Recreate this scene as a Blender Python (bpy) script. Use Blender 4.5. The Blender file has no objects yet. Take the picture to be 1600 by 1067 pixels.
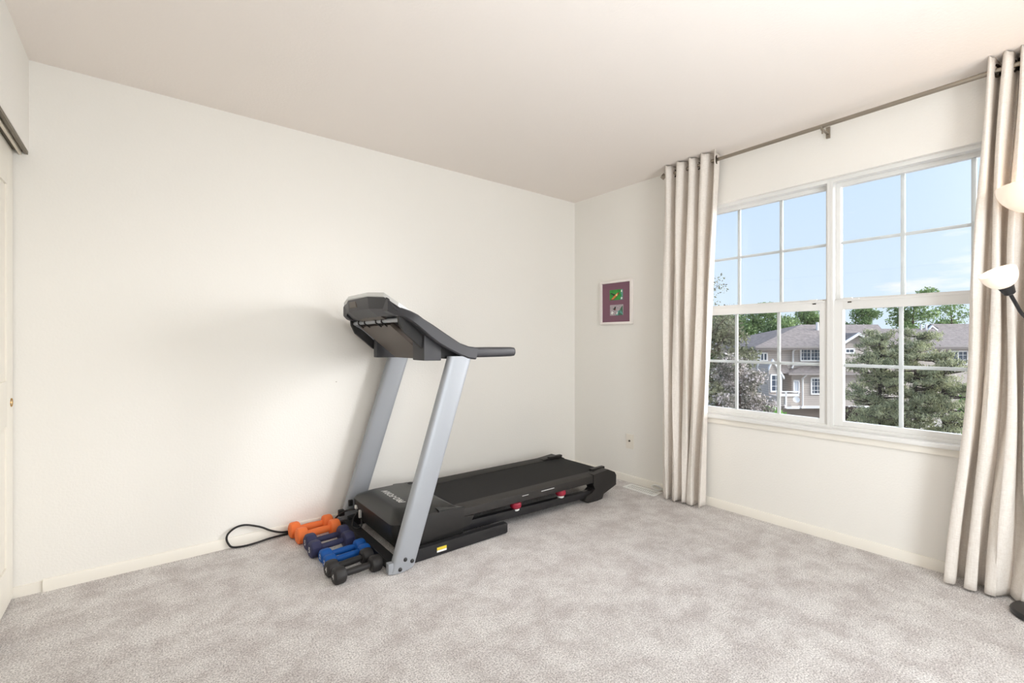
import bpy, bmesh, math, random
from mathutils import Vector, Matrix
import numpy as np

random.seed(7)
rng = np.random.default_rng(11)
sc = bpy.context.scene
COL = sc.collection
R = math.radians
PI = math.pi

# ------------------------------------------------------------------ materials
def s2l(c):
    return tuple((x / 12.92 if x <= 0.04045 else ((x + 0.055) / 1.055) ** 2.4) for x in c)

def hexc(r, g, b):
    return s2l((r / 255, g / 255, b / 255)) + (1,)

def newmat(name):
    m = bpy.data.materials.new(name)
    m.use_nodes = True
    nt = m.node_tree
    return m, nt, nt.nodes['Principled BSDF']

def mat(name, col, rough=0.5, metal=0.0, bump=0.0, bscale=200.0, var=0.0, vscale=5.0, spec=0.5, coat=0.0):
    m, nt, b = newmat(name)
    b.inputs['Base Color'].default_value = col
    b.inputs['Roughness'].default_value = rough
    b.inputs['Metallic'].default_value = metal
    b.inputs['Specular IOR Level'].default_value = spec
    b.inputs['Coat Weight'].default_value = coat
    tc = nt.nodes.new('ShaderNodeTexCoord')
    if var > 0:
        n = nt.nodes.new('ShaderNodeTexNoise')
        n.inputs['Scale'].default_value = vscale
        n.inputs['Detail'].default_value = 5
        nt.links.new(tc.outputs['Object'], n.inputs['Vector'])
        r = nt.nodes.new('ShaderNodeValToRGB')
        r.color_ramp.elements[0].position = 0.3
        r.color_ramp.elements[1].position = 0.7
        r.color_ramp.elements[0].color = tuple(x * (1 - var) for x in col[:3]) + (1,)
        r.color_ramp.elements[1].color = tuple(min(1, x * (1 + var)) for x in col[:3]) + (1,)
        nt.links.new(n.outputs['Fac'], r.inputs['Fac'])
        nt.links.new(r.outputs['Color'], b.inputs['Base Color'])
    if bump > 0:
        n = nt.nodes.new('ShaderNodeTexNoise')
        n.inputs['Scale'].default_value = bscale
        n.inputs['Detail'].default_value = 3
        nt.links.new(tc.outputs['Object'], n.inputs['Vector'])
        bp = nt.nodes.new('ShaderNodeBump')
        bp.inputs['Strength'].default_value = bump
        bp.inputs['Distance'].default_value = 0.002
        nt.links.new(n.outputs['Fac'], bp.inputs['Height'])
        nt.links.new(bp.outputs['Normal'], b.inputs['Normal'])
    return m

M = {}
M['wall'] = mat('wall_paint', hexc(237, 235, 230), 0.9, bump=0.5, bscale=95, spec=0.12)
M['ceil'] = mat('ceiling_paint', hexc(237, 230, 224), 0.95, bump=0.4, bscale=80, spec=0.1)
M['trim'] = mat('cream_trim_paint', hexc(238, 234, 225), 0.45, spec=0.3)
M['door'] = mat('cream_door_paint', hexc(238, 234, 224), 0.4, spec=0.3)
M['vinyl'] = mat('white_window_vinyl', hexc(228, 228, 226), 0.35, spec=0.4)
M['grid'] = mat('white_window_grid', hexc(226, 228, 226), 0.45, spec=0.3)
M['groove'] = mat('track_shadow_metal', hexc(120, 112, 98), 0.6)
M['track'] = mat('painted_track', hexc(222, 214, 198), 0.5)
M['brass'] = mat('brass', hexc(190, 150, 80), 0.25, metal=1.0)
M['nickel'] = mat('brushed_bronze_rod', hexc(160, 152, 140), 0.35, metal=0.9)
M['grommet'] = mat('dark_bronze_grommet', hexc(80, 70, 60), 0.3, metal=0.9)
M['silver'] = mat('silver_painted_steel', hexc(158, 162, 168), 0.42, metal=0.25, spec=0.5)
M['bezel'] = mat('light_silver_plastic', hexc(214, 216, 216), 0.35, metal=0.1)
M['black'] = mat('black_plastic', hexc(38, 36, 35), 0.42, bump=0.1, bscale=400, spec=0.4)
M['blacksteel'] = mat('black_powder_steel', hexc(30, 30, 32), 0.35, spec=0.5)
M['hood'] = mat('motor_hood_plastic', hexc(36, 36, 35), 0.38, bump=0.08, bscale=500, spec=0.5)
M['armgrey'] = mat('charcoal_grey_plastic', hexc(58, 58, 62), 0.45, bump=0.05, bscale=500, spec=0.45)
M['underside'] = mat('taupe_grey_plastic', hexc(98, 90, 84), 0.5, spec=0.4)
M['tray'] = mat('dark_grey_tray_plastic', hexc(50, 50, 54), 0.5)
M['belt'] = mat('running_belt', hexc(36, 35, 35), 0.75, bump=0.3, bscale=900, spec=0.25)
M['rail'] = mat('ribbed_foot_rail', hexc(42, 39, 37), 0.6, bump=0.3, bscale=300)
M['red'] = mat('red_cushion', hexc(150, 28, 52), 0.5)
M['white'] = mat('white_plastic', hexc(235, 235, 232), 0.4)
M['ivory'] = mat('beige_painted_plate', hexc(236, 230, 220), 0.5, spec=0.3)
M['yellow'] = mat('yellow_sticker', hexc(225, 200, 60), 0.6)
M['print'] = mat('light_grey_print', hexc(205, 205, 203), 0.5)
M['rubber'] = mat('black_rubber', hexc(26, 24, 24), 0.6)
M['orange'] = mat('orange_vinyl', hexc(238, 122, 62), 0.55, bump=0.05, bscale=500, spec=0.3)
M['navy'] = mat('navy_vinyl', hexc(48, 50, 82), 0.55, bump=0.05, bscale=500, spec=0.35)
M['blue'] = mat('blue_vinyl', hexc(0, 80, 158), 0.5, bump=0.05, bscale=500, spec=0.35)
M['dbblack'] = mat('black_vinyl', hexc(40, 38, 38), 0.55, bump=0.05, bscale=500, spec=0.35)
M['frame'] = mat('white_picture_frame', hexc(240, 234, 230), 0.4)
M['mat_purple'] = mat('mauve_mat_board', hexc(132, 98, 112), 0.9, spec=0.1)
M['p_green'] = mat('photo_green', hexc(52, 150, 62), 0.6, var=0.25, vscale=30)
M['p_teal'] = mat('photo_teal', hexc(90, 150, 140), 0.6, var=0.3, vscale=120)
M['p_pale'] = mat('photo_pale_grey', hexc(170, 160, 165), 0.6, var=0.25, vscale=90)
M['p_orange'] = mat('photo_orange', hexc(210, 130, 70), 0.6)
M['p_brown'] = mat('photo_brown', hexc(110, 70, 40), 0.6)
M['p_cream'] = mat('photo_cream', hexc(240, 220, 160), 0.6)
M['p_dark'] = mat('photo_dark', hexc(40, 45, 40), 0.6)
M['p_dgreen'] = mat('photo_dark_green', hexc(70, 105, 85), 0.6)
M['p_red'] = mat('photo_red', hexc(150, 50, 60), 0.6)
M['siding'] = mat('taupe_siding', hexc(176, 166, 158), 0.85, spec=0.1)
M['htrim'] = mat('white_house_trim', hexc(232, 230, 228), 0.6)
M['hglass'] = mat('dark_house_glass', hexc(70, 80, 95), 0.15)
M['blind'] = mat('white_house_blinds', hexc(205, 212, 222), 0.6)
M['soffit'] = mat('soffit_paint', hexc(150, 142, 138), 0.9)
M['roof'] = mat('asphalt_shingles', hexc(138, 129, 124), 0.95, var=0.22, vscale=3.5, spec=0.1)
M['garage'] = mat('garage_door_paint', hexc(150, 138, 130), 0.8)
M['bark'] = mat('tree_bark', hexc(88, 74, 66), 0.95, var=0.3, vscale=6)
M['darkbark'] = mat('pine_bark', hexc(72, 62, 60), 0.95, var=0.3, vscale=6)

# siding lines
def siding():
    m, nt, b = newmat('lap_siding')
    tc = nt.nodes.new('ShaderNodeTexCoord')
    sp = nt.nodes.new('ShaderNodeSeparateXYZ')
    nt.links.new(tc.outputs['Object'], sp.inputs[0])
    mu = nt.nodes.new('ShaderNodeMath'); mu.operation = 'MULTIPLY'; mu.inputs[1].default_value = 5.0
    nt.links.new(sp.outputs['Z'], mu.inputs[0])
    fr = nt.nodes.new('ShaderNodeMath'); fr.operation = 'FRACT'
    nt.links.new(mu.outputs[0], fr.inputs[0])
    r = nt.nodes.new('ShaderNodeValToRGB')
    r.color_ramp.elements[0].position = 0.0
    r.color_ramp.elements[0].color = hexc(150, 140, 133)
    r.color_ramp.elements[1].position = 0.25
    r.color_ramp.elements[1].color = hexc(186, 176, 168)
    nt.links.new(fr.outputs[0], r.inputs[0])
    nt.links.new(r.outputs[0], b.inputs['Base Color'])
    b.inputs['Roughness'].default_value = 0.85
    return m
M['siding'] = siding()

def leafmat(name, c1, c2, c3=None, trans=0.25):
    m, nt, b = newmat(name)
    g = nt.nodes.new('ShaderNodeNewGeometry')
    n = nt.nodes.new('ShaderNodeTexNoise'); n.inputs['Scale'].default_value = 1.3; n.inputs['Detail'].default_value = 4
    tc = nt.nodes.new('ShaderNodeTexCoord'); nt.links.new(tc.outputs['Object'], n.inputs['Vector'])
    mx = nt.nodes.new('ShaderNodeMath'); mx.operation = 'ADD'
    ml = nt.nodes.new('ShaderNodeMath'); ml.operation = 'MULTIPLY'; ml.inputs[1].default_value = 0.6
    nt.links.new(g.outputs['Random Per Island'], ml.inputs[0])
    nt.links.new(ml.outputs[0], mx.inputs[0]); nt.links.new(n.outputs['Fac'], mx.inputs[1])
    r = nt.nodes.new('ShaderNodeValToRGB')
    r.color_ramp.elements[0].position = 0.45; r.color_ramp.elements[0].color = c1
    r.color_ramp.elements[1].position = 0.95; r.color_ramp.elements[1].color = c2
    if c3:
        e = r.color_ramp.elements.new(0.97); e.color = c3
    nt.links.new(mx.outputs[0], r.inputs[0])
    nt.links.new(r.outputs[0], b.inputs['Base Color'])
    b.inputs['Roughness'].default_value = 0.7
    b.inputs['Specular IOR Level'].default_value = 0.2
    tr = nt.nodes.new('ShaderNodeBsdfTranslucent'); nt.links.new(r.outputs[0], tr.inputs['Color'])
    ms = nt.nodes.new('ShaderNodeMixShader'); ms.inputs[0].default_value = trans
    nt.links.new(b.outputs[0], ms.inputs[1]); nt.links.new(tr.outputs[0], ms.inputs[2])
    nt.links.new(ms.outputs[0], nt.nodes['Material Output'].inputs['Surface'])
    return m
M['lf_green'] = leafmat('fresh_green_leaves', hexc(80, 104, 68), hexc(150, 172, 116))
M['lf_dark'] = leafmat('mixed_olive_leaves', hexc(78, 80, 66), hexc(138, 140, 112))
M['lf_blossom'] = leafmat('blossom_and_leaves', hexc(86, 90, 74), hexc(170, 162, 154), hexc(222, 212, 210))
M['lf_shrub'] = leafmat('bright_shrub_leaves', hexc(64, 112, 44), hexc(140, 190, 92))
M['lf_pine'] = leafmat('pine_needles', hexc(94, 102, 82), hexc(188, 190, 152), trans=0.2)
M['lf_low'] = leafmat('dark_low_shrub_leaves', hexc(60, 52, 50), hexc(104, 92, 84), trans=0.1)

def carpet_mat():
    m, nt, b = newmat('grey_carpet')
    tc = nt.nodes.new('ShaderNodeTexCoord')
    def noise(sc_, det, rough=0.5, dist=0.0):
        n = nt.nodes.new('ShaderNodeTexNoise')
        n.inputs['Scale'].default_value = sc_; n.inputs['Detail'].default_value = det
        n.inputs['Roughness'].default_value = rough; n.inputs['Distortion'].default_value = dist
        nt.links.new(tc.outputs['Object'], n.inputs['Vector'])
        return n
    big = noise(6.5, 6, 0.72, 0.0)
    r1 = nt.nodes.new('ShaderNodeValToRGB')
    r1.color_ramp.elements[0].position = 0.38; r1.color_ramp.elements[0].color = hexc(207, 201, 199)
    r1.color_ramp.elements[1].position = 0.60; r1.color_ramp.elements[1].color = hexc(234, 231, 229)
    nt.links.new(big.outputs['Fac'], r1.inputs[0])
    fine = noise(165, 3, 0.8)
    r2 = nt.nodes.new('ShaderNodeValToRGB')
    r2.color_ramp.elements[0].position = 0.36; r2.color_ramp.elements[0].color = (0.44, 0.43, 0.43, 1)
    r2.color_ramp.elements[1].position = 0.60; r2.color_ramp.elements[1].color = (1.16, 1.16, 1.16, 1)
    nt.links.new(fine.outputs['Fac'], r2.inputs[0])
    mx = nt.nodes.new('ShaderNodeMix'); mx.data_type = 'RGBA'; mx.blend_type = 'MULTIPLY'
    mx.inputs['Factor'].default_value = 1.0
    nt.links.new(r1.outputs[0], mx.inputs['A']); nt.links.new(r2.outputs[0], mx.inputs['B'])
    nt.links.new(mx.outputs['Result'], b.inputs['Base Color'])
    b.inputs['Roughness'].default_value = 1.0
    b.inputs['Specular IOR Level'].default_value = 0.05
    bp = nt.nodes.new('ShaderNodeBump'); bp.inputs['Strength'].default_value = 0.7; bp.inputs['Distance'].default_value = 0.006
    nt.links.new(fine.outputs['Fac'], bp.inputs['Height'])
    nt.links.new(bp.outputs['Normal'], b.inputs['Normal'])
    return m
M['carpet'] = carpet_mat()

def curtain_mat():
    m, nt, b = newmat('linen_curtain_fabric')
    tc = nt.nodes.new('ShaderNodeTexCoord')
    mp = nt.nodes.new('ShaderNodeMapping'); mp.inputs['Scale'].default_value = (60, 60, 420)
    mp2 = nt.nodes.new('ShaderNodeMapping'); mp2.inputs['Scale'].default_value = (420, 420, 25)
    cols = []
    for q in (mp, mp2):
        nt.links.new(tc.outputs['Object'], q.inputs[0])
        n = nt.nodes.new('ShaderNodeTexNoise'); n.inputs['Scale'].default_value = 1.0; n.inputs['Detail'].default_value = 3
        nt.links.new(q.outputs[0], n.inputs['Vector']); cols.append(n)
    ad = nt.nodes.new('ShaderNodeMath'); ad.operation = 'ADD'
    nt.links.new(cols[0].outputs['Fac'], ad.inputs[0]); nt.links.new(cols[1].outputs['Fac'], ad.inputs[1])
    r = nt.nodes.new('ShaderNodeValToRGB')
    r.color_ramp.elements[0].position = 0.38; r.color_ramp.elements[0].color = hexc(234, 227, 219)
    r.color_ramp.elements[1].position = 0.62; r.color_ramp.elements[1].color = hexc(248, 243, 237)
    dv = nt.nodes.new('ShaderNodeMath'); dv.operation = 'MULTIPLY'; dv.inputs[1].default_value = 0.5
    nt.links.new(ad.outputs[0], dv.inputs[0]); nt.links.new(dv.outputs[0], r.inputs[0])
    nt.links.new(r.outputs[0], b.inputs['Base Color'])
    b.inputs['Roughness'].default_value = 0.95
    b.inputs['Specular IOR Level'].default_value = 0.05
    bp = nt.nodes.new('ShaderNodeBump'); bp.inputs['Strength'].default_value = 0.25; bp.inputs['Distance'].default_value = 0.001
    nt.links.new(dv.outputs[0], bp.inputs['Height']); nt.links.new(bp.outputs['Normal'], b.inputs['Normal'])
    tr = nt.nodes.new('ShaderNodeBsdfTranslucent'); nt.links.new(r.outputs[0], tr.inputs['Color'])
    ms = nt.nodes.new('ShaderNodeMixShader'); ms.inputs[0].default_value = 0.10
    nt.links.new(b.outputs[0], ms.inputs[1]); nt.links.new(tr.outputs[0], ms.inputs[2])
    nt.links.new(ms.outputs[0], nt.nodes['Material Output'].inputs['Surface'])
    return m
M['curtain'] = curtain_mat()

def glass_mat():
    m = bpy.data.materials.new('window_glass'); m.use_nodes = True
    nt = m.node_tree; nt.nodes.clear()
    o = nt.nodes.new('ShaderNodeOutputMaterial')
    t = nt.nodes.new('ShaderNodeBsdfTransparent'); t.inputs[0].default_value = (0.97, 0.98, 0.985, 1)
    g = nt.nodes.new('ShaderNodeBsdfGlossy'); g.inputs['Roughness'].default_value = 0.02
    f = nt.nodes.new('ShaderNodeFresnel'); f.inputs['IOR'].default_value = 1.3
    ms = nt.nodes.new('ShaderNodeMixShader')
    nt.links.new(f.outputs[0], ms.inputs[0]); nt.links.new(t.outputs[0], ms.inputs[1]); nt.links.new(g.outputs[0], ms.inputs[2])
    nt.links.new(ms.outputs[0], o.inputs['Surface'])
    return m
M['glass'] = glass_mat()

def shade_mat(name, strength):
    m, nt, b = newmat(name)
    b.inputs['Base Color'].default_value = hexc(250, 238, 222)
    b.inputs['Roughness'].default_value = 0.35
    b.inputs['Emission Color'].default_value = hexc(255, 230, 210)
    b.inputs['Emission Strength'].default_value = strength
    return m
M['shade'] = shade_mat('lit_frosted_shade', 0.30)
M['bulb'] = shade_mat('lit_bulb', 6.0)

def ground_mat():
    return mat('pale_pavement', hexc(165, 160, 152), 0.95, var=0.14, vscale=0.3)
M['ground'] = ground_mat()

# ------------------------------------------------------------------ mesh builder
class MB:
    def __init__(s):
        s.bm = bmesh.new()
        s.mi = 0
    def _take(s, b):
        me = bpy.data.meshes.new('tmp'); b.to_mesh(me); b.free()
        n0 = len(s.bm.faces)
        s.bm.from_mesh(me); bpy.data.meshes.remove(me)
        s.bm.faces.ensure_lookup_table()
        for f in s.bm.faces[n0:]: f.material_index = s.mi
        return s
    def box(s, lo, hi, bev=0.0, seg=2, rot=None, piv=None):
        b = bmesh.new()
        bmesh.ops.create_cube(b, size=1.0)
        lo = Vector(lo); hi = Vector(hi)
        for v in b.verts:
            v.co = Vector([lo[i] + (v.co[i] + .5) * (hi[i] - lo[i]) for i in range(3)])
        if bev > 0:
            bmesh.ops.bevel(b, geom=list(b.edges), offset=bev, segments=seg, profile=0.7, affect='EDGES')
        if rot is not None:
            p = Vector(piv) if piv is not None else (lo + hi) / 2
            for v in b.verts: v.co = p + rot @ (v.co - p)
        return s._take(b)
    def prism(s, pts, axis, a, c, bev=0.0, seg=2):
        """pts 2D outline; axis 'x': pts=(y,z); 'y': pts=(x,z); 'z': pts=(x,y)"""
        b = bmesh.new()
        def mk(p, t):
            if axis == 'x': return (t, p[0], p[1])
            if axis == 'y': return (p[0], t, p[1])
            return (p[0], p[1], t)
        v0 = [b.verts.new(mk(p, a)) for p in pts]
        v1 = [b.verts.new(mk(p, c)) for p in pts]
        n = len(pts)
        b.faces.new(v0); b.faces.new(v1[::-1])
        for i in range(n):
            b.faces.new((v0[i], v0[(i + 1) % n], v1[(i + 1) % n], v1[i]))
        bmesh.ops.recalc_face_normals(b, faces=b.faces)
        if bev > 0:
            bmesh.ops.bevel(b, geom=list(b.edges), offset=bev, segments=seg, profile=0.7, affect='EDGES')
        return s._take(b)
    def hull(s, loops, bev=0.0, seg=2):
        """loops: list of equal-length vertex loops, lofted, ends capped"""
        b = bmesh.new()
        L = [[b.verts.new(p) for p in lp] for lp in loops]
        n = len(loops[0])
        for i in range(len(L) - 1):
            for j in range(n):
                b.faces.new((L[i][j], L[i][(j + 1) % n], L[i + 1][(j + 1) % n], L[i + 1][j]))
        b.faces.new(L[0][::-1]); b.faces.new(L[-1])
        bmesh.ops.recalc_face_normals(b, faces=b.faces)
        if bev > 0:
            bmesh.ops.bevel(b, geom=list(b.edges), offset=bev, segments=seg, profile=0.7, affect='EDGES')
        return s._take(b)
    def tube(s, path, r, n=10, closed=False, sq=None):
        pts = [Vector(p) for p in path]
        b = bmesh.new(); rings = []
        N = len(pts)
        up = Vector((0, 0, 1)); prev = None
        for i, p in enumerate(pts):
            if closed: d = pts[(i + 1) % N] - pts[i - 1]
            else: d = pts[min(i + 1, N - 1)] - pts[max(i - 1, 0)]
            d.normalize()
            if prev is None:
                a = d.cross(up)
                if a.length < 0.1: a = d.cross(Vector((0, 1, 0)))
            else:
                a = prev - d * prev.dot(d)
            a.normalize(); prev = a
            c = d.cross(a).normalized()
            rr = r[i] if isinstance(r, (list, tuple)) else r
            rings.append([b.verts.new(p + (a * math.cos(2 * PI * k / n) + c * math.sin(2 * PI * k / n)) * rr) for k in range(n)])
        m = N if closed else N - 1
        for i in range(m):
            A = rings[i]; B = rings[(i + 1) % N]
            for k in range(n):
                b.faces.new((A[k], A[(k + 1) % n], B[(k + 1) % n], B[k]))
        if not closed:
            b.faces.new(rings[0][::-1]); b.faces.new(rings[-1])
        bmesh.ops.recalc_face_normals(b, faces=b.faces)
        return s._take(b)
    def lathe(s, prof, n=24, org=(0, 0, 0), axis=(0, 0, 1)):
        b = bmesh.new(); q = Vector((0, 0, 1)).rotation_difference(Vector(axis).normalized())
        o = Vector(org); rings = []
        for (r, h) in prof:
            if r < 1e-6:
                rings.append([b.verts.new(o + q @ Vector((0, 0, h)))])
            else:
                rings.append([b.verts.new(o + q @ Vector((r * math.cos(2 * PI * k / n), r * math.sin(2 * PI * k / n), h))) for k in range(n)])
        for i in range(len(rings) - 1):
            A, B = rings[i], rings[i + 1]
            for k in range(n):
                k2 = (k + 1) % n
                if len(A) == 1 and len(B) == 1: continue
                if len(A) == 1: b.faces.new((A[0], B[k2], B[k]))
                elif len(B) == 1: b.faces.new((A[k], A[k2], B[0]))
                else: b.faces.new((A[k], A[k2], B[k2], B[k]))
        if len(rings[0]) > 1: b.faces.new(rings[0][::-1])
        if len(rings[-1]) > 1: b.faces.new(rings[-1])
        bmesh.ops.recalc_face_normals(b, faces=b.faces)
        return s._take(b)
    def poly(s, pts):
        vs = [s.bm.verts.new(p) for p in pts]
        f = s.bm.faces.new(vs); f.material_index = s.mi
        return s
    def build(s, name, m, parent=None, smooth=35, **props):
        me = bpy.data.meshes.new(name)
        s.bm.to_mesh(me); s.bm.free()
        for x in (m if isinstance(m, (list, tuple)) else [m]): me.materials.append(x)
        if smooth:
            me.shade_smooth() if hasattr(me, 'shade_smooth') else [setattr(p, 'use_smooth', True) for p in me.polygons]
            me.set_sharp_from_angle(angle=R(smooth))
        o = bpy.data.objects.new(name, me); COL.objects.link(o)
        if parent: o.parent = parent
        for k, v in props.items(): o[k] = v
        return o

def thing(name, label, cat, loc=(0, 0, 0), rz=0, group=None):
    o = bpy.data.objects.new(name, None); COL.objects.link(o)
    o.empty_display_size = 0.1
    o.location = loc; o.rotation_euler = (0, 0, rz)
    o['label'] = label; o['category'] = cat
    if group: o['group'] = group
    return o
def tag(o, label, cat, group=None, kind=None):
    o['label'] = label; o['category'] = cat
    if group: o['group'] = group
    if kind: o['kind'] = kind
    return o
def struct(name, mb, m, parent=None, smooth=35):
    o = mb.build(name, m, parent, smooth)
    if parent is None: o['kind'] = 'structure'
    return o
def text_mesh(txt, name, size, m, parent, mtx, shear=0.0, extrude=0.0004, spacing=1.0, bold=0.0):
    cu = bpy.data.curves.new('t', 'FONT'); cu.body = txt; cu.size = size; cu.shear = shear
    cu.extrude = extrude; cu.align_x = 'CENTER'; cu.align_y = 'CENTER'; cu.space_character = spacing; cu.offset = bold
    to = bpy.data.objects.new('t', cu); COL.objects.link(to)
    dg = bpy.context.evaluated_depsgraph_get()
    me = bpy.data.meshes.new_from_object(to.evaluated_get(dg))
    bpy.data.objects.remove(to); bpy.data.curves.remove(cu)
    me.name = name
    me.materials.clear(); me.materials.append(m)
    o = bpy.data.objects.new(name, me); COL.objects.link(o)
    me.transform(mtx)
    if parent: o.parent = parent
    return o
def frame3(xa, ya, org):
    xa = Vector(xa).normalized(); ya = Vector(ya); ya = (ya - xa * ya.dot(xa)).normalized(); za = xa.cross(ya)
    m = Matrix((xa, ya, za)).transposed().to_4x4(); m.translation = Vector(org); return m

# ------------------------------------------------------------------ camera
TH = R(51.7)
FW = Vector((math.cos(TH), math.sin(TH), 0)); RT = Vector((math.sin(TH), -math.cos(TH), 0))
CAMP = Vector((-3.142, -3.038, 1.155))
cam = bpy.data.cameras.new('camera'); camo = bpy.data.objects.new('camera', cam); COL.objects.link(camo)
cam.sensor_width = 36; cam.lens = 729 / 1600 * 36; cam.clip_start = 0.02; cam.clip_end = 500
camo.location = CAMP; camo.rotation_euler = (R(90), 0, TH - R(90))
sc.camera = camo

H = 2.44
Y0 = -3.85      # wall behind the camera
XL = -3.553     # left wall face
# ------------------------------------------------------------------ room shell
mb = MB(); mb.box((-4.3, Y0 - .12, -.15), (.15, .12, 0)); struct('floor', mb, M['carpet'], smooth=0)
mb = MB(); mb.box((-4.3, Y0 - .12, H), (.15, .12, H + .2)); struct('ceiling', mb, M['ceil'], smooth=0)
mb = MB(); mb.box((-4.3, 0, 0), (.15, .12, H)); struct('wall_back', mb, M['wall'], smooth=0)
DX0, DX1 = -1.95, -1.05      # edges of the added doorway
mb = MB(); mb.box((-4.3, Y0 - .12, 0), (DX0, Y0, H)); mb.box((DX1, Y0 - .12, 0), (.15, Y0, H)); mb.box((DX0, Y0 - .12, 2.04), (DX1, Y0, H)); struct('wall_front', mb, M['wall'], smooth=0)
# doorway and hall added behind the camera to house a fill light
hx0, hx1, hy0, hy1 = DX0 - .65, DX1 + .65, -5.2, Y0 - .12
mb = MB(); mb.box((hx0, hy0, -.15), (hx1, hy1, 0)); mb.box((hx0, hy0, H), (hx1, hy1, H + .1)); mb.box((hx0, hy0 - .1, 0), (hx1, hy0, H)); mb.box((hx0 - .1, hy0 - .1, 0), (hx0, hy1, H)); mb.box((hx1, hy0 - .1, 0), (hx1 + .1, hy1, H)); struct('wall_added_hall', mb, M['wall'], smooth=0)
mb = MB(); mb.box((DX0 - .04, Y0, 0), (DX0 + .02, Y0 + .015, 2.09)); mb.box((DX1 - .02, Y0, 0), (DX1 + .04, Y0 + .015, 2.09)); mb.box((DX0 + .02, Y0, 2.03), (DX1 - .02, Y0 + .015, 2.09)); struct('trim_5', mb, M['trim'])
# window wall with one wide opening
WY0, WY1, WZ0, WZ1 = -2.955, -1.155, .625, 2.112
mb = MB()
mb.box((0, WY1, 0), (.15, 0, H)); mb.box((0, Y0, 0), (.15, WY0, H))
mb.box((0, WY0, 0), (.15, WY1, WZ0)); mb.box((0, WY0, WZ1), (.15, WY1, H))
struct('wall_right', mb, M['wall'], smooth=0)
# left wall: header above the closet, solid wall beyond it, closet box behind
mb = MB()
mb.box((XL - .12, -1.95, 2.02), (XL, 0, H))
mb.box((XL - .12, Y0, 0), (XL, -1.95, H))
mb.box((-4.3, -2.05, 0), (-4.2, 0, H)); mb.box((-4.2, -2.05, 0), (XL - .12, -1.95, H))
struct('wall_left', mb, M['wall'], smooth=0)

# baseboards
def bb_profile(t, h): return [(0, 0), (-t, 0), (-t, h * .80), (-t * .55, h), (0, h)]
mb = MB(); mb.prism(bb_profile(.014, .056), 'x', -3.507, 0); o = struct('baseboard_back', mb, M['trim'])
mb = MB(); mb.prism([(0, 0), (-.006, 0), (-.006, .05), (0, .05)], 'x', -3.66, -3.507); struct('trim_3', mb, M['trim'])
mb = MB(); mb.prism([(p[0], p[1]) for p in bb_profile(.014, .056)], 'y', Y0, -.014); struct('baseboard_right', mb, M['trim'])

# closet track and sliding doors
mb = MB()
mb.box((-3.566, -1.95, 2.006), (-3.555, -.001, 2.03), .001)
mb.box((-3.640, -1.95, 2.018), (-3.566, -.001, 2.03))
o = struct('trim_4', mb, M['groove'])
mb = MB()
mb.box((-3.584, -1.95, 2.000), (-3.575, -.001, 2.018), .001)
struct('rail_strip', mb, M['track'], o)
def closet_door(name, x, ya, yb, z0, z1, pull=None):
    mb = MB(); t = .034
    W = yb - ya; st = .115
    # slab, stiles and rails proud of the panel field
    mb.box((x - t, ya, z0), (x - .008, yb, z1))
    rows = [(z0 + .17, .79), (.985, 1.83)]
    mid = (ya + yb) / 2
    cols = [(ya + st, mid - .05), (mid + .05, yb - st)]
    mb.box((x - .01, ya, z0), (x, ya + st, z1), .002); mb.box((x - .01, yb - st, z0), (x, yb, z1), .002)
    mb.box((x - .01, mid - .05, z0), (x, mid + .05, z1), .002)
    zs = [z0] + [v for r_ in rows for v in r_] + [z1]
    for i in range(0, len(zs), 2): mb.box((x - .01, ya + st - .002, zs[i]), (x, yb - st + .002, zs[i + 1]), .002)
    d = struct(name, mb, M['door'])
    for (a, b_) in cols:
        for (c, e) in rows:
            q = MB()
            i = .028
            q.hull([[(x - .009, a, c), (x - .009, b_, c), (x - .009, b_, e), (x - .009, a, e)],
                    [(x - .003, a + i, c + i), (x - .003, b_ - i, c + i), (x - .003, b_ - i, e - i), (x - .003, a + i, e - i)]])
            q.build('door_panel', M['door'], d)
    if pull:
        q = MB(); q.lathe([(0, -.004), (.014, -.004), (.0155, .001), (.0185, .0025), (.0195, .0005), (.0195, -.002)], 24, (x + .0005, pull, .885), (1, 0, 0))
        q.build('finger_pull', M['brass'], d)
    return d
closet_door('door_1', -3.602, -.96, -.008, .012, 2.012, -.042)
closet_door('door_2', -3.645, -1.94, -.93, .012, 2.012)

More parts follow.
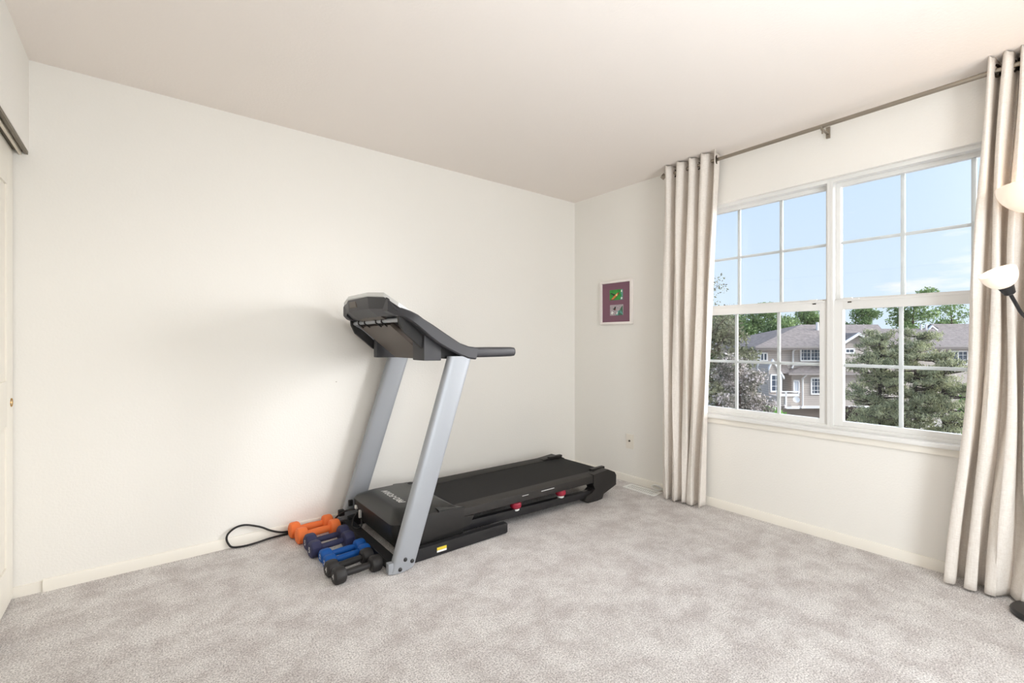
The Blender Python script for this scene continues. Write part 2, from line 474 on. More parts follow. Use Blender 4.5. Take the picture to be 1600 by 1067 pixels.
# ------------------------------------------------------------------ windows
mb = MB()
mb.box((-.035, WY0 - .03, .623), (.02, WY1 + .03, .646), .004)
mb.box((.015, WY0, .626), (.15, WY1, .643))
struct('trim_1', mb, M['vinyl'])
mb = MB(); mb.box((-.015, WY0 - .02, .586), (0.0, WY1 + .02, .6228), .0015); struct('trim_2', mb, M['trim'])
def window(name, y_hi, y_lo, bars):
    root = bpy.data.objects.new(name, None); COL.objects.link(root); root['kind'] = 'structure'
    zt, zb = WZ1, .643
    f = MB()
    def ring(x0, x1, ya, yb, za, zb_, w_t, w_b, w_l, w_r, bev=.002):
        f.box((x0, ya, za), (x1, ya + w_r, zb_), bev); f.box((x0, yb - w_l, za), (x1, yb, zb_), bev)
        f.box((x0, ya + w_r - .001, zb_ - w_t), (x1, yb - w_l + .001, zb_), bev)
        f.box((x0, ya + w_r - .001, za), (x1, yb - w_l + .001, za + w_b), bev)
    ring(.03, .14, y_lo, y_hi, zb, zt, .022, .02, .016, .016)
    f.build('window_frame', M['vinyl'], root)
    # upper sash (outer), lower sash (inner)
    f = MB(); ring(.082, .118, y_lo + .012, y_hi - .012, 1.352, zt - .018, .026, .058, .026, .026)
    us = f.build('upper_sash', M['vinyl'], root)
    f = MB(); ring(.045, .081, y_lo + .012, y_hi - .012, zb + .012, 1.398, .056, .036, .048, .048)
    f.box((.041, y_lo + .03, 1.388), (.05, y_hi - .03, 1.396), .001)
    ls = f.build('lower_sash', M['vinyl'], root)
    for par, x, z0, z1, gy0, gy1 in ((us, .100, 1.41, zt - .044, y_lo + .038, y_hi - .038), (ls, .062, .690, 1.342, y_lo + .060, y_hi - .060)):
        g = MB(); g.box((x - .002, gy0 - .004, z0 - .004), (x + .002, gy1 + .004, z1 + .004)); g.build('glass_pane', M['glass'], par, 0)
        g = MB(); zm = (z0 + z1) / 2
        for b_ in bars: g.box((x + .004, b_ - .010, z0 - .002), (x + .012, b_ + .010, z1 + .002), .002)
        g.box((x + .0045, gy0 - .002, zm - .009), (x + .0115, gy1 + .002, zm + .009), .002)
        g.build('grid_bars', M['grid'], par)
    # sash locks on the meeting rail
    k = MB(); yl = y_hi - .09 if name == 'window_2' else y_lo + .09
    k.box((.048, yl - .045, 1.398), (.078, yl + .045, 1.403), .001)
    k.box((.052, yl - .012, 1.403), (.070, yl + .03, 1.410), .002)
    k.build('sash_lock', M['vinyl'], root)
    k = MB(); k.box((.040, yl - .012, 1.379), (.045, yl + .006, 1.385), .001); k.build('lock_catch', M['grommet'], root)
    return root
window('window_1', WY1, -2.043, (-1.472, -1.745))
window('window_2', -2.043, WY0, (-2.363, -2.640))

# ------------------------------------------------------------------ curtains
def smoothstep(a, b, x):
    t = max(0, min(1, (x - a) / (b - a))); return t * t * (3 - 2 * t)
def curtain(name, label, waves, ph, ytop, ybot, xc, amp, ztop, bulge, seed, bias=.35, zb=.012, extra=None, grom=()):
    root = thing(name, label, 'curtain', (xc, ytop[0], 0), 0, 'linen grommet curtains at the window')
    NS, NZ = int(waves * 26), 70
    r_ = random.Random(seed)
    o1 = [r_.uniform(-1, 1) for _ in range(12)]
    verts = []; faces = []
    for j in range(NZ + 1):
        v = j / NZ; z = zb + (ztop - zb) * v
        dn = 1 - v
        for i in range(NS + 1):
            s = i / NS
            w = 2 * PI * waves * s + ph
            k = 1.0
            sn = math.sin(w)
            fl = math.tanh(2.6 * (sn + bias))
            sh = fl * .72 + sn * .28
            a = amp * (1 + .18 * math.sin(3 * dn + o1[1] + 2 * s) * dn)
            x = xc - a * sh
            y = (ytop[0] + (ytop[1] - ytop[0]) * s) * v + (ybot[0] + (ybot[1] - ybot[0]) * s) * dn
            y += -bulge * math.sin(PI * dn) * (1 - s)
            # loose wandering of the folds lower down
            y += dn * .010 * math.sin(2.3 * w + o1[2] * 3 + 4 * z) + .004 * math.sin(5 * z + 3 * s * waves)
            x += dn * .010 * math.sin(1.3 * w + o1[3] * 3 + 3 * z)
            # hem curl
            hem = max(0, 1 - (z - zb) / .02)
            if extra: dx, dy, dz = extra(s, z, w); x += dx; y += dy; zz = z + dz
            else: zz = z
            verts.append((x - xc, y - ytop[0], zz + (.006 * math.sin(w * 2) + .004 if j == NZ else 0)))
    for j in range(NZ):
        for i in range(NS):
            a = j * (NS + 1) + i
            faces.append((a, a + 1, a + NS + 2, a + NS + 1))
    me = bpy.data.meshes.new('curtain_panel'); me.from_pydata(verts, [], faces); me.materials.append(M['curtain'])
    me.shade_smooth()
    p = bpy.data.objects.new('curtain_panel', me); COL.objects.link(p); p.parent = root
    md = p.modifiers.new('thick', 'SOLIDIFY'); md.thickness = .0025; md.offset = 0
    for gi in grom:
        s = gi; w = 2 * PI * waves * s + ph
        # place where the fabric crosses the rod
        y = ytop[0] + (ytop[1] - ytop[0]) * s
        d = math.cos(w)
        nrm = Vector((amp * 1.5 * d * 2 * PI * waves / 1.0 * 0 + (-.45 if d > 0 else .45), 1.0 if True else 0, 0)).normalized()
        q = MB()
        pts = []
        ax = nrm; side = Vector((0, 0, 1)).cross(ax).normalized()
        for k in range(24):
            t = 2 * PI * k / 24
            pts.append(Vector((0, y - ytop[0], ZROD)) + (side * math.cos(t) + Vector((0, 0, 1)) * math.sin(t)) * .0255)
        q.tube(pts, .0055, 8, closed=True)
        q.build('grommet', M['grommet'], root)
    return root
ZROD = 2.385
XR = -.098
def left_extra(s, z, w):
    # pinched folds near the floor
    dx = -.025 * math.exp(-((z - .30) / .10) ** 2) * math.exp(-((s - .16) / .07) ** 2)
    dx += -.02 * math.exp(-((z - .55) / .10) ** 2) * math.exp(-((s - .40) / .06) ** 2)
    dy = .03 * math.exp(-((z - .05) / .5) ** 2) * smoothstep(.55, .75, s) * (1 - smoothstep(.8, .95, s))
    return dx, dy, 0
wv = 4.25
gl = [(k * PI + PI - .35 - (-.35)) / (2 * PI * wv) for k in range(0, 8)]
curtain('curtain', 'long beige linen curtain hanging left of the window, next to the framed picture', wv, -.35, (-1.045, -1.440), (-1.040, -1.325), XR, .062, 2.428, -.012, 3, extra=left_extra, grom=gl)
def right_extra(s, z, w):
    dx = -.03 * math.exp(-((z - .35) / .25) ** 2) * math.exp(-((s - .30) / .05) ** 2)
    dy = -.03 * math.exp(-((z - .2) / .3) ** 2) * smoothstep(.2, .5, s) - .030 * math.exp(-((z - .85) / .60) ** 2) * (1 - s)
    return dx, dy, 0
wv2 = 8.2
gr = [(k * PI + .35) / (2 * PI * wv2) for k in range(1, 16)]
curtain('curtain', 'long beige linen curtain hanging right of the window, behind the lit floor lamp', wv2, -.35, (-2.712, -3.12), (-2.555, -3.17), XR, .060, 2.430, .0, 8, extra=right_extra, grom=gr)

# curtain rod
rod = thing('curtain_rod', 'thin bronze curtain rod running above the window under the ceiling', 'curtain rod', (XR, -1.0, ZROD))
q = MB(); q.tube([(0, -.035, 0), (0, -2.30, 0)], .0115, 16); q.build('rod', M['nickel'], rod)
for yy, sg in ((-.035, 1), (-2.30, -1)):
    q = MB()
    q.lathe([(.010, 0), (.0145, .002), (.0145, .008), (.008, .012)], 16, (0, yy, 0), (0, sg, 0))
    q.lathe([(.0, .008), (.012, .011), (.026, .030), (.0, .055)], 4, (0, yy, 0), (0, sg, 0))
    q.build('finial', M['nickel'], rod, 20)
for yy in (-.06, -1.045, -2.25):
    q = MB()
    q.box((.085, yy - .010, -.045), (.0975, yy + .010, .02), .002)
    q.box((-.012, yy - .006, -.024), (.09, yy + .006, -.016), .001)
    q.tube([(.014 * math.cos(t), yy, .014 * math.sin(t) - .001) for t in [R(190 + k * 16) for k in range(11)]], .003, 8)
    q.tube([(0, yy, -.02), (0, yy, -.043)], .0045, 10)
    q.build('bracket', M['nickel'], rod)

# ------------------------------------------------------------------ picture
pc = thing('framed_picture', 'small white framed pair of bird photos in a mauve mat on the window wall', 'picture', (0, -.4925, 1.300))
q = MB(); fx0, fx1 = -.024, -.001; a, b_, h = -.168, .168, .370; w = .020
for lo, hi in (((fx0, a, 0), (fx1, a + w, h)), ((fx0, b_ - w, 0), (fx1, b_, h)), ((fx0, a + w - .001, 0), (fx1, b_ - w + .001, w)), ((fx0, a + w - .001, h - w), (fx1, b_ - w + .001, h))):
    q.box(lo, hi, .002)
q.build('frame', M['frame'], pc)
q = MB(); q.box((-.012, a + w - .002, w - .002), (-.004, b_ - w + .002, h - w + .002)); q.build('mat_board', M['mat_purple'], pc, 0)
def photo(y0, y1, z0, z1, base, shapes):
    q = MB(); x = -.0125
    q.box((x - .0003, y0, z0), (x + .001, y1, z1))
    mats = [base]
    for k, (m_, pts) in enumerate(shapes):
        mats.append(m_); q.mi = len(mats) - 1
        xx = x - .0005 - .0002 * k
        # u runs left to right in view = towards -y
        q.prism([(y1 - p[0] * (y1 - y0), z0 + p[1] * (z1 - z0)) for p in pts], 'x', xx, xx + .0002)
    q.build('photo_print', mats, pc, 0)
photo(-.071, .068, .205, .292, M['p_green'], [
    (M['p_teal'], [(.80, 0), (1, 0), (1, 1), (.86, 1), (.84, .6), (.9, .4), (.8, .2)]),
    (M['p_dark'], [(.05, .68), (.12, .72), (.48, .50), (.36, .40)]),
    (M['p_brown'], [(.05, .02), (.30, .02), (.62, .42), (.78, .66), (.66, .74), (.45, .52), (.2, .2)]),
    (M['p_orange'], [(.12, .10), (.28, .08), (.58, .42), (.66, .66), (.55, .66), (.36, .42)]),
    (M['p_cream'], [(.46, .44), (.56, .38), (.60, .52), (.52, .58)]),
    (M['white'], [(.86, .05), (.95, .05), (.97, .22), (.88, .24)]),
    (M['white'], [(.86, .75), (.95, .72), (.95, .9), (.88, .95)])])
photo(-.075, .066, .075, .165, M['p_pale'], [
    (M['p_teal'], [(.42, 0), (.7, 0), (.78, .5), (.6, .4)]),
    (M['p_dgreen'], [(.62, 0), (.98, 0), (.96, .9), (.82, .7), (.7, .3)]),
    (M['p_teal'], [(.74, .25), (.80, .2), (.95, .05), (.97, .15), (.82, .5)]),
    (M['p_dark'], [(.22, .62), (.3, .66), (.40, .84), (.46, .80), (.44, .5), (.38, .46)]),
    (M['p_red'], [(.38, .6), (.44, .62), (.43, .5), (.38, .5)]),
    (M['white'], [(.5, .1), (.56, .08), (.6, .3), (.52, .3)]),
    (M['white'], [(.08, .2), (.2, .1), (.3, .3), (.16, .42)])])

# ------------------------------------------------------------------ wall plates
pl = thing('cable_wall_plate', 'beige painted cable jack plate low on the window wall', 'wall plate', (0, -.627, .334))
q = MB(); q.box((-.006, -.037, -.060), (0, .037, .060), .003); q.build('plate', M['ivory'], pl)
q = MB(); q.lathe([(.008, 0), (.008, .003), (.0045, .003), (.0045, .011), (.0, .011)], 12, (-.0055, 0, .004), (-1, 0, 0)); q.build('coax_jack', M['grommet'], pl)
for dz in (.047, -.040):
    q = MB(); q.lathe([(.0035, 0), (.003, .001), (0, .001)], 10, (-.0058, 0, dz), (-1, 0, 0)); q.build('screw', M['ivory'], pl)
nail = MB(); nail.tube([(-2.176, 0, .897), (-2.176, -.010, .899)], .0022, 8); tag(nail.build('wall_nail', M['nickel']), 'tiny nail sticking out of the bare wall left of the treadmill upright', 'nail')

# outlet behind the treadmill with plug
ol = thing('power_outlet', 'white power outlet on the wall behind the far treadmill upright', 'outlet', (-1.962, 0, .385))
q = MB(); q.box((-.037, -.006, -.060), (.037, 0, .060), .003); q.build('cover_plate', M['white'], ol)
for dz in (-.022, .022):
    q = MB(); q.box((-.017, -.008, dz - .014), (.017, -.005, dz + .014), .004); q.build('socket', M['white'], ol)
pcd = thing('electrical_cord', 'black power cord with plug in the outlet behind the treadmill', 'cord', (-1.950, -.02, .40))
q = MB(); q.box((-.014, -.018, -.018), (.014, .010, .016), .006, 3); q.build('plug', M['rubber'], pcd)
q = MB(); q.tube([(0.006, -.012, .004), (.018, -.017, .0), (.022, -.019, -.02), (.012, -.019, -.05), (-.005, -.019, -.08), (-.03, -.018, -.14), (-.045, -.018, -.22), (-.055, -.018, -.30), (-.06, -.018, -.375)], .0042, 8)
q.build('cable', M['rubber'], pcd)
q = MB(); q.box((-.012, -.023, -.062), (.012, -.014, -.050), .003)
q.build('cable_tag', M['white'], pcd)

# looped cord on the floor
lp = [(-2.30, -.0205, .018), (-2.40, -.0205, .018), (-2.471, -.0205, .020), (-2.513, -.0215, .029), (-2.561, -.024, .052), (-2.604, -.024, .080), (-2.648, -.022, .100), (-2.688, -.020, .113), (-2.727, -.020, .113), (-2.757, -.021, .099), (-2.776, -.022, .079), (-2.780, -.024, .056), (-2.772, -.026, .031), (-2.755, -.032, .010), (-2.715, -.045, .006), (-2.679, -.054, .008), (-2.622, -.047, .009), (-2.573, -.037, .011), (-2.519, -.026, .009), (-2.468, -.0215, .008), (-2.38, -.0205, .0065), (-2.30, -.0205, .0065)]
def catmull(P, k=6):
    P = [Vector(p) for p in P]; out = []
    for i in range(len(P) - 1):
        p0, p1, p2, p3 = P[max(i - 1, 0)], P[i], P[i + 1], P[min(i + 2, len(P) - 1)]
        for j in range(k):
            t = j / k
            out.append(.5 * ((2 * p1) + (p2 - p0) * t + (2 * p0 - 5 * p1 + 4 * p2 - p3) * t * t + (3 * p1 - p0 - 3 * p2 + p3) * t ** 3))
    out.append(P[-1]); return out
q = MB(); q.tube(catmull(lp, 5), .0054, 10)
tag(q.build('looped_cord', M['rubber']), 'thick black cord looped against the baseboard left of the orange dumbbells', 'cord')

# ------------------------------------------------------------------ floor register and white lead
vt = thing('floor_vent', 'white metal floor vent in the carpet by the left curtain', 'vent', (-.102, -.818, 0), 0)
q = MB()
q.box((-.058, -.145, 0), (-.040, .145, .006), .002); q.box((.040, -.145, 0), (.058, .145, .006), .002)
q.box((-.041, .125, 0), (.041, .145, .006), .002); q.box((-.041, -.145, 0), (.041, -.125, .006), .002)
q.build('rim', M['white'], vt)
q = MB()
for k in range(15):
    y = -.118 + k * .0168
    q.box((-.041, y, .000), (.041, y + .007, .0045), .0005)
q.box((-.003, -.126, .001), (.003, .126, .005)); q.build('louvres', M['white'], vt)
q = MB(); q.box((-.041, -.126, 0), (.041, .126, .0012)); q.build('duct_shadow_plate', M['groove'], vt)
q = MB()
pts = []
for k in range(50):
    t = k / 49 * 2 * PI * 2.1
    pts.append((-.036 + .010 * math.cos(t * .5) + .0002 * k, -.905 - .042 * math.cos(t + PI), .028 + .018 * math.sin(t)))
pts += [(-.030, -1.0, .012), (-.028, -1.06, .008)]
q.tube(pts, .004, 8)
tag(q.build('white_lead', M['white']), 'coiled white cable on the carpet between the floor vent and left curtain', 'cable')

# ------------------------------------------------------------------ treadmill
YC = -.46
tm = thing('treadmill', 'black treadmill with silver uprights standing along the wall', 'treadmill', (-2.15, YC, 0))
TX, TY = 2.15, .46
class TB(MB):
    """builds in room coordinates, stored relative to the treadmill base"""
    def build(s, name, m, parent=None, smooth=35, **p):
        for v in s.bm.verts: v.co += Vector((TX, TY, 0))
        return MB.build(s, name, m, parent, smooth, **p)
def mir(y): return 2 * YC - y

# uprights (oval steel tubes, leaning back)
def upright(yo, sg):
    q = TB(); loops = []
    yc = yo + sg * .026
    for z in (0.0, .02, 1.03, 1.075):
        xl = -2.189 + .3145 * z; xr = -2.061 + .0155 * z / 1.0 + .3145 * z
        cx, w = (xl + xr) / 2, (xr - xl) / 2
        lp = []
        for k in range(28):
            t = 2 * PI * k / 28
            ct, st = math.cos(t), math.sin(t)
            px = math.copysign(abs(ct) ** .55, ct) * w
            py = math.copysign(abs(st) ** .55, st) * .026
            zz = z
            if z == 0.0: zz = .004 + max(0, px) * .16
            lp.append((cx + px, yc + py, zz))
        loops.append(lp)
    q.hull(loops)
    u = q.build('upright', M['silver'], tm, 40)
    for (bx, bz) in ((-2.112, .062), (-2.075, .045), (-2.140, .012 + .008)):
        b_ = TB(); fy = yo if sg > 0 else yo
        b_.lathe([(.0, .006), (.006, .0055), (.0095, .003), (.0105, 0)], 14, (bx, yo, bz), (0, -sg, 0))
        b_.build('bolt', M['blacksteel'], u)
    f = TB(); f.box((-2.197, yc - .018, .006), (-2.172, yc + .014, .058), .003); f.build('foot_bracket', M['silver'], u)
upright(-.872, 1); upright(mir(-.872), -1)
# base frame
q = TB()
q.box((-2.172, mir(-.80), .002), (-2.125, -.80, .046), .003)
q.box((-2.185, -.842, .0), (-2.15, -.80, .04), .003); q.box((-2.185, mir(-.80), .0), (-2.15, mir(-.842), .04), .003)
q.build('foot_crossbar', M['blacksteel'], tm)
for sg in (1, -1):
    y0, y1 = (-.820, -.785) if sg > 0 else (mir(-.785), mir(-.820))
    q = TB(); q.prism([(-2.14, .002), (-1.432, .006), (-1.424, .012), (-1.424, .060), (-1.43, .066), (-2.10, .066), (-2.14, .06)], 'y', y0, y1, .002)
    b_ = q.build('base_rail', M['blacksteel'], tm)
    if sg > 0:
        s_ = TB(); s_.box((-1.904, -.8212, .020), (-1.845, -.8196, .030)); s_.build('warning_sticker', M['white'], b_, 0)
        s_ = TB(); s_.box((-1.904, -.8212, .031), (-1.845, -.8196, .046)); s_.build('warning_sticker', M['yellow'], b_, 0)
        s_ = TB(); s_.lathe([(.007, 0), (.006, .002), (0, .002)], 12, (-1.445, -.8198, .024), (0, -1, 0)); s_.build('bolt', M['blacksteel'], b_)
# walking deck: frame tubes, board, belt, foot rails
for sg in (1, -1):
    y0, y1 = (-.752, -.715) if sg > 0 else (mir(-.715), mir(-.752))
    q = TB(); q.prism([(-2.02, .070), (-.52, .034), (-.52, .078), (-1.66, .112), (-2.02, .118)], 'y', y0, y1, .003)
    q.build('deck_frame', M['blacksteel'], tm)
    ya, yb = (-.762, -.688) if sg > 0 else (mir(-.688), mir(-.762))
    q = TB()
    q.hull([[(-1.90, ya, .150), (-1.90, yb, .150), (-1.90, yb, .204), (-1.90, ya, .193)], [(-.46, ya, .134), (-.46, yb, .134), (-.46, yb, .197), (-.46, ya, .188)]], .004)
    fr = q.build('foot_rail', M['rail'], tm)
    q = TB()
    for k in range(3):
        yy = ya + .018 + k * .016
        q.box((-1.72, yy, .203 + .002 * 0), (-.48, yy + .006, .2055))
    # printed marks on the rail's side
    if sg > 0:
        m_ = TB(); m_.box((-1.262, -.7635, .1755), (-1.21, -.7615, .1785)); m_.build('printed_mark', M['print'], fr, 0)
        m_ = TB(); m_.box((-1.10, -.7635, .173), (-.985, -.7615, .1775)); m_.build('printed_mark', M['print'], fr, 0)
q = TB(); q.box((-1.80, mir(-.70), .152), (-.42, -.70, .170)); q.build('deck_board', M['black'], tm)
q = TB()
lo = []
for k in range(9): 
    t = R(90 - k * 22.5); lo.append((-.412 + .026 * math.cos(t), .160 + .026 * math.sin(t)))
lo = [(-1.84, .186)] + lo + [(-1.84, .134)]
q.prism([(p[0], p[1]) for p in lo], 'y', mir(-.683), -.683, 0); q.build('running_belt', M['belt'], tm)
for x in (-1.295, -.90):
    for sg in (1, -1):
        yy = -.736 if sg > 0 else mir(-.736)
        q = TB(); q.lathe([(.026, 0), (.036, .012), (.036, .030), (.030, .038)], 20, (x, yy, .102), (0, 0, 1))
        c = q.build('deck_cushion', M['red'], tm)
        q = TB(); q.lathe([(.020, 0), (.024, .004), (.024, .016)], 20, (x, yy, .088), (0, 0, 1)); q.build('cushion_cup', M['white'], c)
# rear end caps with feet
for sg in (1, -1):
    ya, yb = (-.768, -.688) if sg > 0 else (mir(-.688), mir(-.768))
    q = TB()
    q.prism([(-.60, .140), (-.60, .196), (-.44, .208), (-.365, .176), (-.348, .150), (-.350, .078), (-.49, .036), (-.506, .004), (-.56, .0), (-.66, .004), (-.690, .030), (-.675, .052), (-.62, .066), (-.585, .09), (-.60, .12)], 'y', ya, yb, .004)
    c = q.build('rear_end_cap', M['black'], tm)
    q = TB(); y2a, y2b = (-.704, -.672) if sg > 0 else (mir(-.672), mir(-.704))
    q.box((-.545, y2a, .194), (-.405, y2b, .213), .006); q.build('roller_guard', M['black'], c)
q = TB(); q.tube([(-.412, mir(-.69), .160), (-.412, -.69, .160)], .024, 18); q.build('rear_roller', M['blacksteel'], tm)
# motor hood
q = TB()
def hoodloop(z, xf, xr, yn, yf, rc):
    lp = []
    def arc(cx, cy, a0, a1, n=5):
        for k in range(n + 1):
            a = R(a0 + (a1 - a0) * k / n); lp.append((cx + rc * math.cos(a), cy + rc * math.sin(a), z))
    arc(xf + rc, yn + rc, 270, 180); arc(xf + rc, yf - rc, 180, 90)
    lp.append((xr, yf, z)); lp.append((xr, yn, z)); return lp
def hl(z, xf, yn, yf, rc, xr, dz=0):
    L = hoodloop(z, xf, xr, yn, yf, rc)
    return L
loops = [hl(.052, -2.085, -.755, mir(-.755), .05, -1.70), hl(.150, -2.125, -.765, mir(-.765), .05, -1.70), hl(.195, -2.130, -.765, mir(-.765), .05, -1.72),
         hl(.212, -2.118, -.752, mir(-.752), .05, -1.74), hl(.243, -2.075, -.680, mir(-.680), .05, -1.80), hl(.249, -2.055, -.66, mir(-.66), .05, -1.82)]
q.hull(loops)
hood = q.build('motor_hood', M['hood'], tm, 30)
# swept ramp between hood and belt, wings reaching back along the rails
q = TB()
N = 16; rows = []
for i in range(N + 1):
    t = i / N; y = mir(-.765) + (-.765 - mir(-.765)) * t
    c = abs(2 * t - 1)
    xr = -1.80 + .115 * c ** 2.2
    rows.append([(-1.86, y, .190), (-1.86, y, .236 - .016 * c ** 3), (-1.84, y, .236 - .016 * c ** 3), (xr - .02, y, .214 - .006 * c ** 4), (xr, y, .190 + .010 * c ** 4)])
b2 = bmesh.new()
V = [[b2.verts.new(p) for p in r_] for r_ in rows]
for i in range(N):
    for j in range(5):
        b2.faces.new((V[i][j], V[i][(j + 1) % 5], V[i + 1][(j + 1) % 5], V[i + 1][j]))
b2.faces.new(V[0]); b2.faces.new(V[-1][::-1]); bmesh.ops.recalc_face_normals(b2, faces=b2.faces)
q._take(b2); q.build('hood_apron', M['hood'], hood)
text_mesh('PRO-FORM', 'brand_lettering', .050, M['print'], hood, frame3((0, -1, 0), (1, 0, 0), (-1.995 + TX, -.47 + TY, .2500)) @ Matrix.Rotation(PI, 4, 'Z'), shear=.35, spacing=1.08, bold=.0008)
q = TB(); q.lathe([(.020, 0), (.020, .003), (0, .003)], 16, (-1.80, -.29, .2475), (0, 0, 1)); q.build('hood_recess', M['rubber'], hood)
q = TB(); q.box((-2.135, -.235, .140), (-2.118, -.215, .160), .003); q.build('power_switch', M['white'], hood)
q = TB(); q.box((-2.136, -.300, .105), (-2.122, -.285, .150), .003); q.build('reset_switch', M['print'], hood)
for sg in (1, -1):
    ya, yb = (-.768, -.752) if sg > 0 else (mir(-.752), mir(-.768))
    q = TB(); q.prism([(-2.07, .058), (-2.085, .10), (-2.085, .19), (-1.90, .212), (-1.76, .210), (-1.70, .198), (-1.70, .150), (-1.63, .145), (-1.66, .092), (-1.72, .085)], 'y', ya, yb, .002)
    q.build('side_skirt', M['black'], tm)
# cord from inlet
q = TB(); q.tube(catmull([(-2.125, -.20, .130), (-2.17, -.17, .12), (-2.20, -.13, .09), (-2.215, -.10, .055), (-2.20, -.085, .03), (-2.19, -.075, .012)], 6), .0055, 8)
q.tube(catmull([(-2.13, -.255, .125), (-2.16, -.27, .10), (-2.175, -.30, .066), (-2.15, -.33, .058), (-2.13, -.32, .070), (-2.12, -.29, .10)], 6), .0045, 8)
q.build('inlet_cord', M['rubber'], tm)
q = TB(); q.box((-2.20, -.135, .078), (-2.165, -.105, .115), .008, 3); q.build('inlet_plug', M['rubber'], tm)
q = TB(); q.box((-2.150, -.165, .140), (-2.125, -.145, .175), .004); q.build('inlet_socket', M['rubber'], tm)
# handlebar arms
top = [(-2.172, 1.372), (-2.150, 1.350), (-2.120, 1.327), (-2.077, 1.311), (-2.040, 1.292), (-2.009, 1.270), (-1.955, 1.241), (-1.903, 1.210), (-1.845, 1.176), (-1.792, 1.146), (-1.735, 1.128), (-1.674, 1.121)]
bot = [(-2.172, 1.310), (-2.145, 1.292), (-2.100, 1.278), (-2.075, 1.258), (-2.044, 1.234), (-2.010, 1.207), (-1.975, 1.178), (-1.920, 1.142), (-1.867, 1.114), (-1.800, 1.084), (-1.740, 1.062), (-1.690, 1.055)]
sweep = [.085, .060, .035, .015, .004] + [0] * 7
for sg in (1, -1):
    def yy(y): return y if sg > 0 else mir(y)
    q = TB(); loops = []
    for (tx, tz), (bx, bz), dy in zip(top, bot, sweep):
        o_, i_ = -.879 + dy, -.815 + dy; c = .007
        ux, uz = (bx - tx), (bz - tz); ln = math.hypot(ux, uz); ux, uz = ux / ln * c, uz / ln * c
        loops.append([(tx, yy(o_ + c), tz), (tx, yy(i_ - c), tz), (tx + ux, yy(i_), tz + uz), (bx - ux, yy(i_), bz - uz), (bx, yy(i_ - c), bz), (bx, yy(o_ + c), bz), (bx - ux, yy(o_), bz - uz), (tx + ux, yy(o_), tz + uz)])
    q.hull(loops)
    arm = q.build('handlebar_arm', M['armgrey'], tm)
    # grip
    q = TB(); loops = []
    for x, s in ((-1.676, .98), (-1.60, 1.0), (-1.50, .98), (-1.42, .94), (-1.40, .86), (-1.392, .6)):
        lp = []
        for k in range(20):
            t = 2 * PI * k / 20; ct, st = math.cos(t), math.sin(t)
            lp.append((x, yy(-.842) + math.copysign(abs(ct) ** .7, ct) * .024 * s, 1.092 + .002 + math.copysign(abs(st) ** .7, st) * .029 * s))
        loops.append(lp)
    q.hull(loops); q.build('hand_grip', M['tray'], arm)
    # inner black shell below the arm
    q = TB(); q.prism([(-2.125, 1.300), (-2.120, 1.255), (-2.095, 1.205), (-1.98, 1.110), (-1.87, 1.062), (-1.74, 1.052), (-1.80, 1.120), (-1.90, 1.170), (-2.04, 1.268), (-2.12, 1.318)], 'y', yy(-.818), yy(-.795), .003)
    q.build('arm_liner', M['rubber'], arm)
    # accessory tray under the arm
    y0, y1, xr_, zr_ = (-.838, -.705, -1.888, 1.135) if sg > 0 else (-.205, -.155, -1.848, 1.10)
    q = TB()
    q.hull([[(-1.990, y0, 1.054), (-1.990, y1, 1.054), (-1.990, y1, 1.215), (-1.990, y0, 1.215)],
            [(xr_, y0, 1.052), (xr_, y1, 1.052), (xr_, y1, zr_), (xr_, y0, zr_)]], .006)
    q.build('accessory_tray', M['tray'], tm)
# steel U-tube carrying the console
path = [(-1.84, mir(-.79), 1.07), (-1.95, mir(-.80), 1.155), (-2.05, mir(-.805), 1.235), (-2.088, mir(-.79), 1.262), (-2.10, mir(-.75), 1.268), (-2.10, -.75, 1.268), (-2.088, -.79, 1.262), (-2.05, -.805, 1.235), (-1.95, -.80, 1.155), (-1.84, -.79, 1.07)]
q = TB(); q.tube(catmull(path, 5), .0125, 12); q.build('console_tube', M['silver'], tm)
# console: head shell, under panel, bezel
con = TB()
loops = [
    [(-2.150, -.30, 1.292), (-2.150, -.61, 1.292), (-2.120, -.82, 1.296), (-1.98, -.82, 1.225), (-1.98, mir(-.82), 1.225), (-2.120, mir(-.82), 1.296)],
    [(-2.198, -.30, 1.330), (-2.198, -.61, 1.330), (-2.150, -.835, 1.318), (-1.99, -.835, 1.255), (-1.99, mir(-.835), 1.255), (-2.150, mir(-.835), 1.318)],
    [(-2.205, -.305, 1.395), (-2.205, -.605, 1.395), (-2.172, -.785, 1.380), (-2.03, -.835, 1.285), (-2.03, mir(-.835), 1.285), (-2.172, mir(-.785), 1.380)],
]
con.hull(loops, .006)
console = con.build('console', M['armgrey'], tm, 30)
bz = TB()
bl = [(-2.212, -.295), (-2.212, -.615), (-2.182, -.757), (-2.140, -.845), (-1.99, -.80), (-1.99, mir(-.80)), (-2.140, mir(-.845)), (-2.182, mir(-.757))]
zz = [1.398, 1.398, 1.388, 1.332, 1.262, 1.262, 1.332, 1.388]
bz.hull([[(p[0], p[1], z) for p, z in zip(bl, zz)], [(p[0] + .010, p[1] + (.012 if p[1] < YC else -.012), z + .020) for p, z in zip(bl, zz)]], .003)
bz.build('bezel', M['bezel'], console, 30)
q = TB(); q.hull([[(-2.13, -.60, 1.382), (-2.13, -.32, 1.382), (-2.05, -.32, 1.342), (-2.05, -.60, 1.342)], [(-2.126, -.60, 1.390), (-2.126, -.32, 1.390), (-2.046, -.32, 1.350), (-2.046, -.60, 1.350)]]); q.build('display', M['hglass'], console, 0)
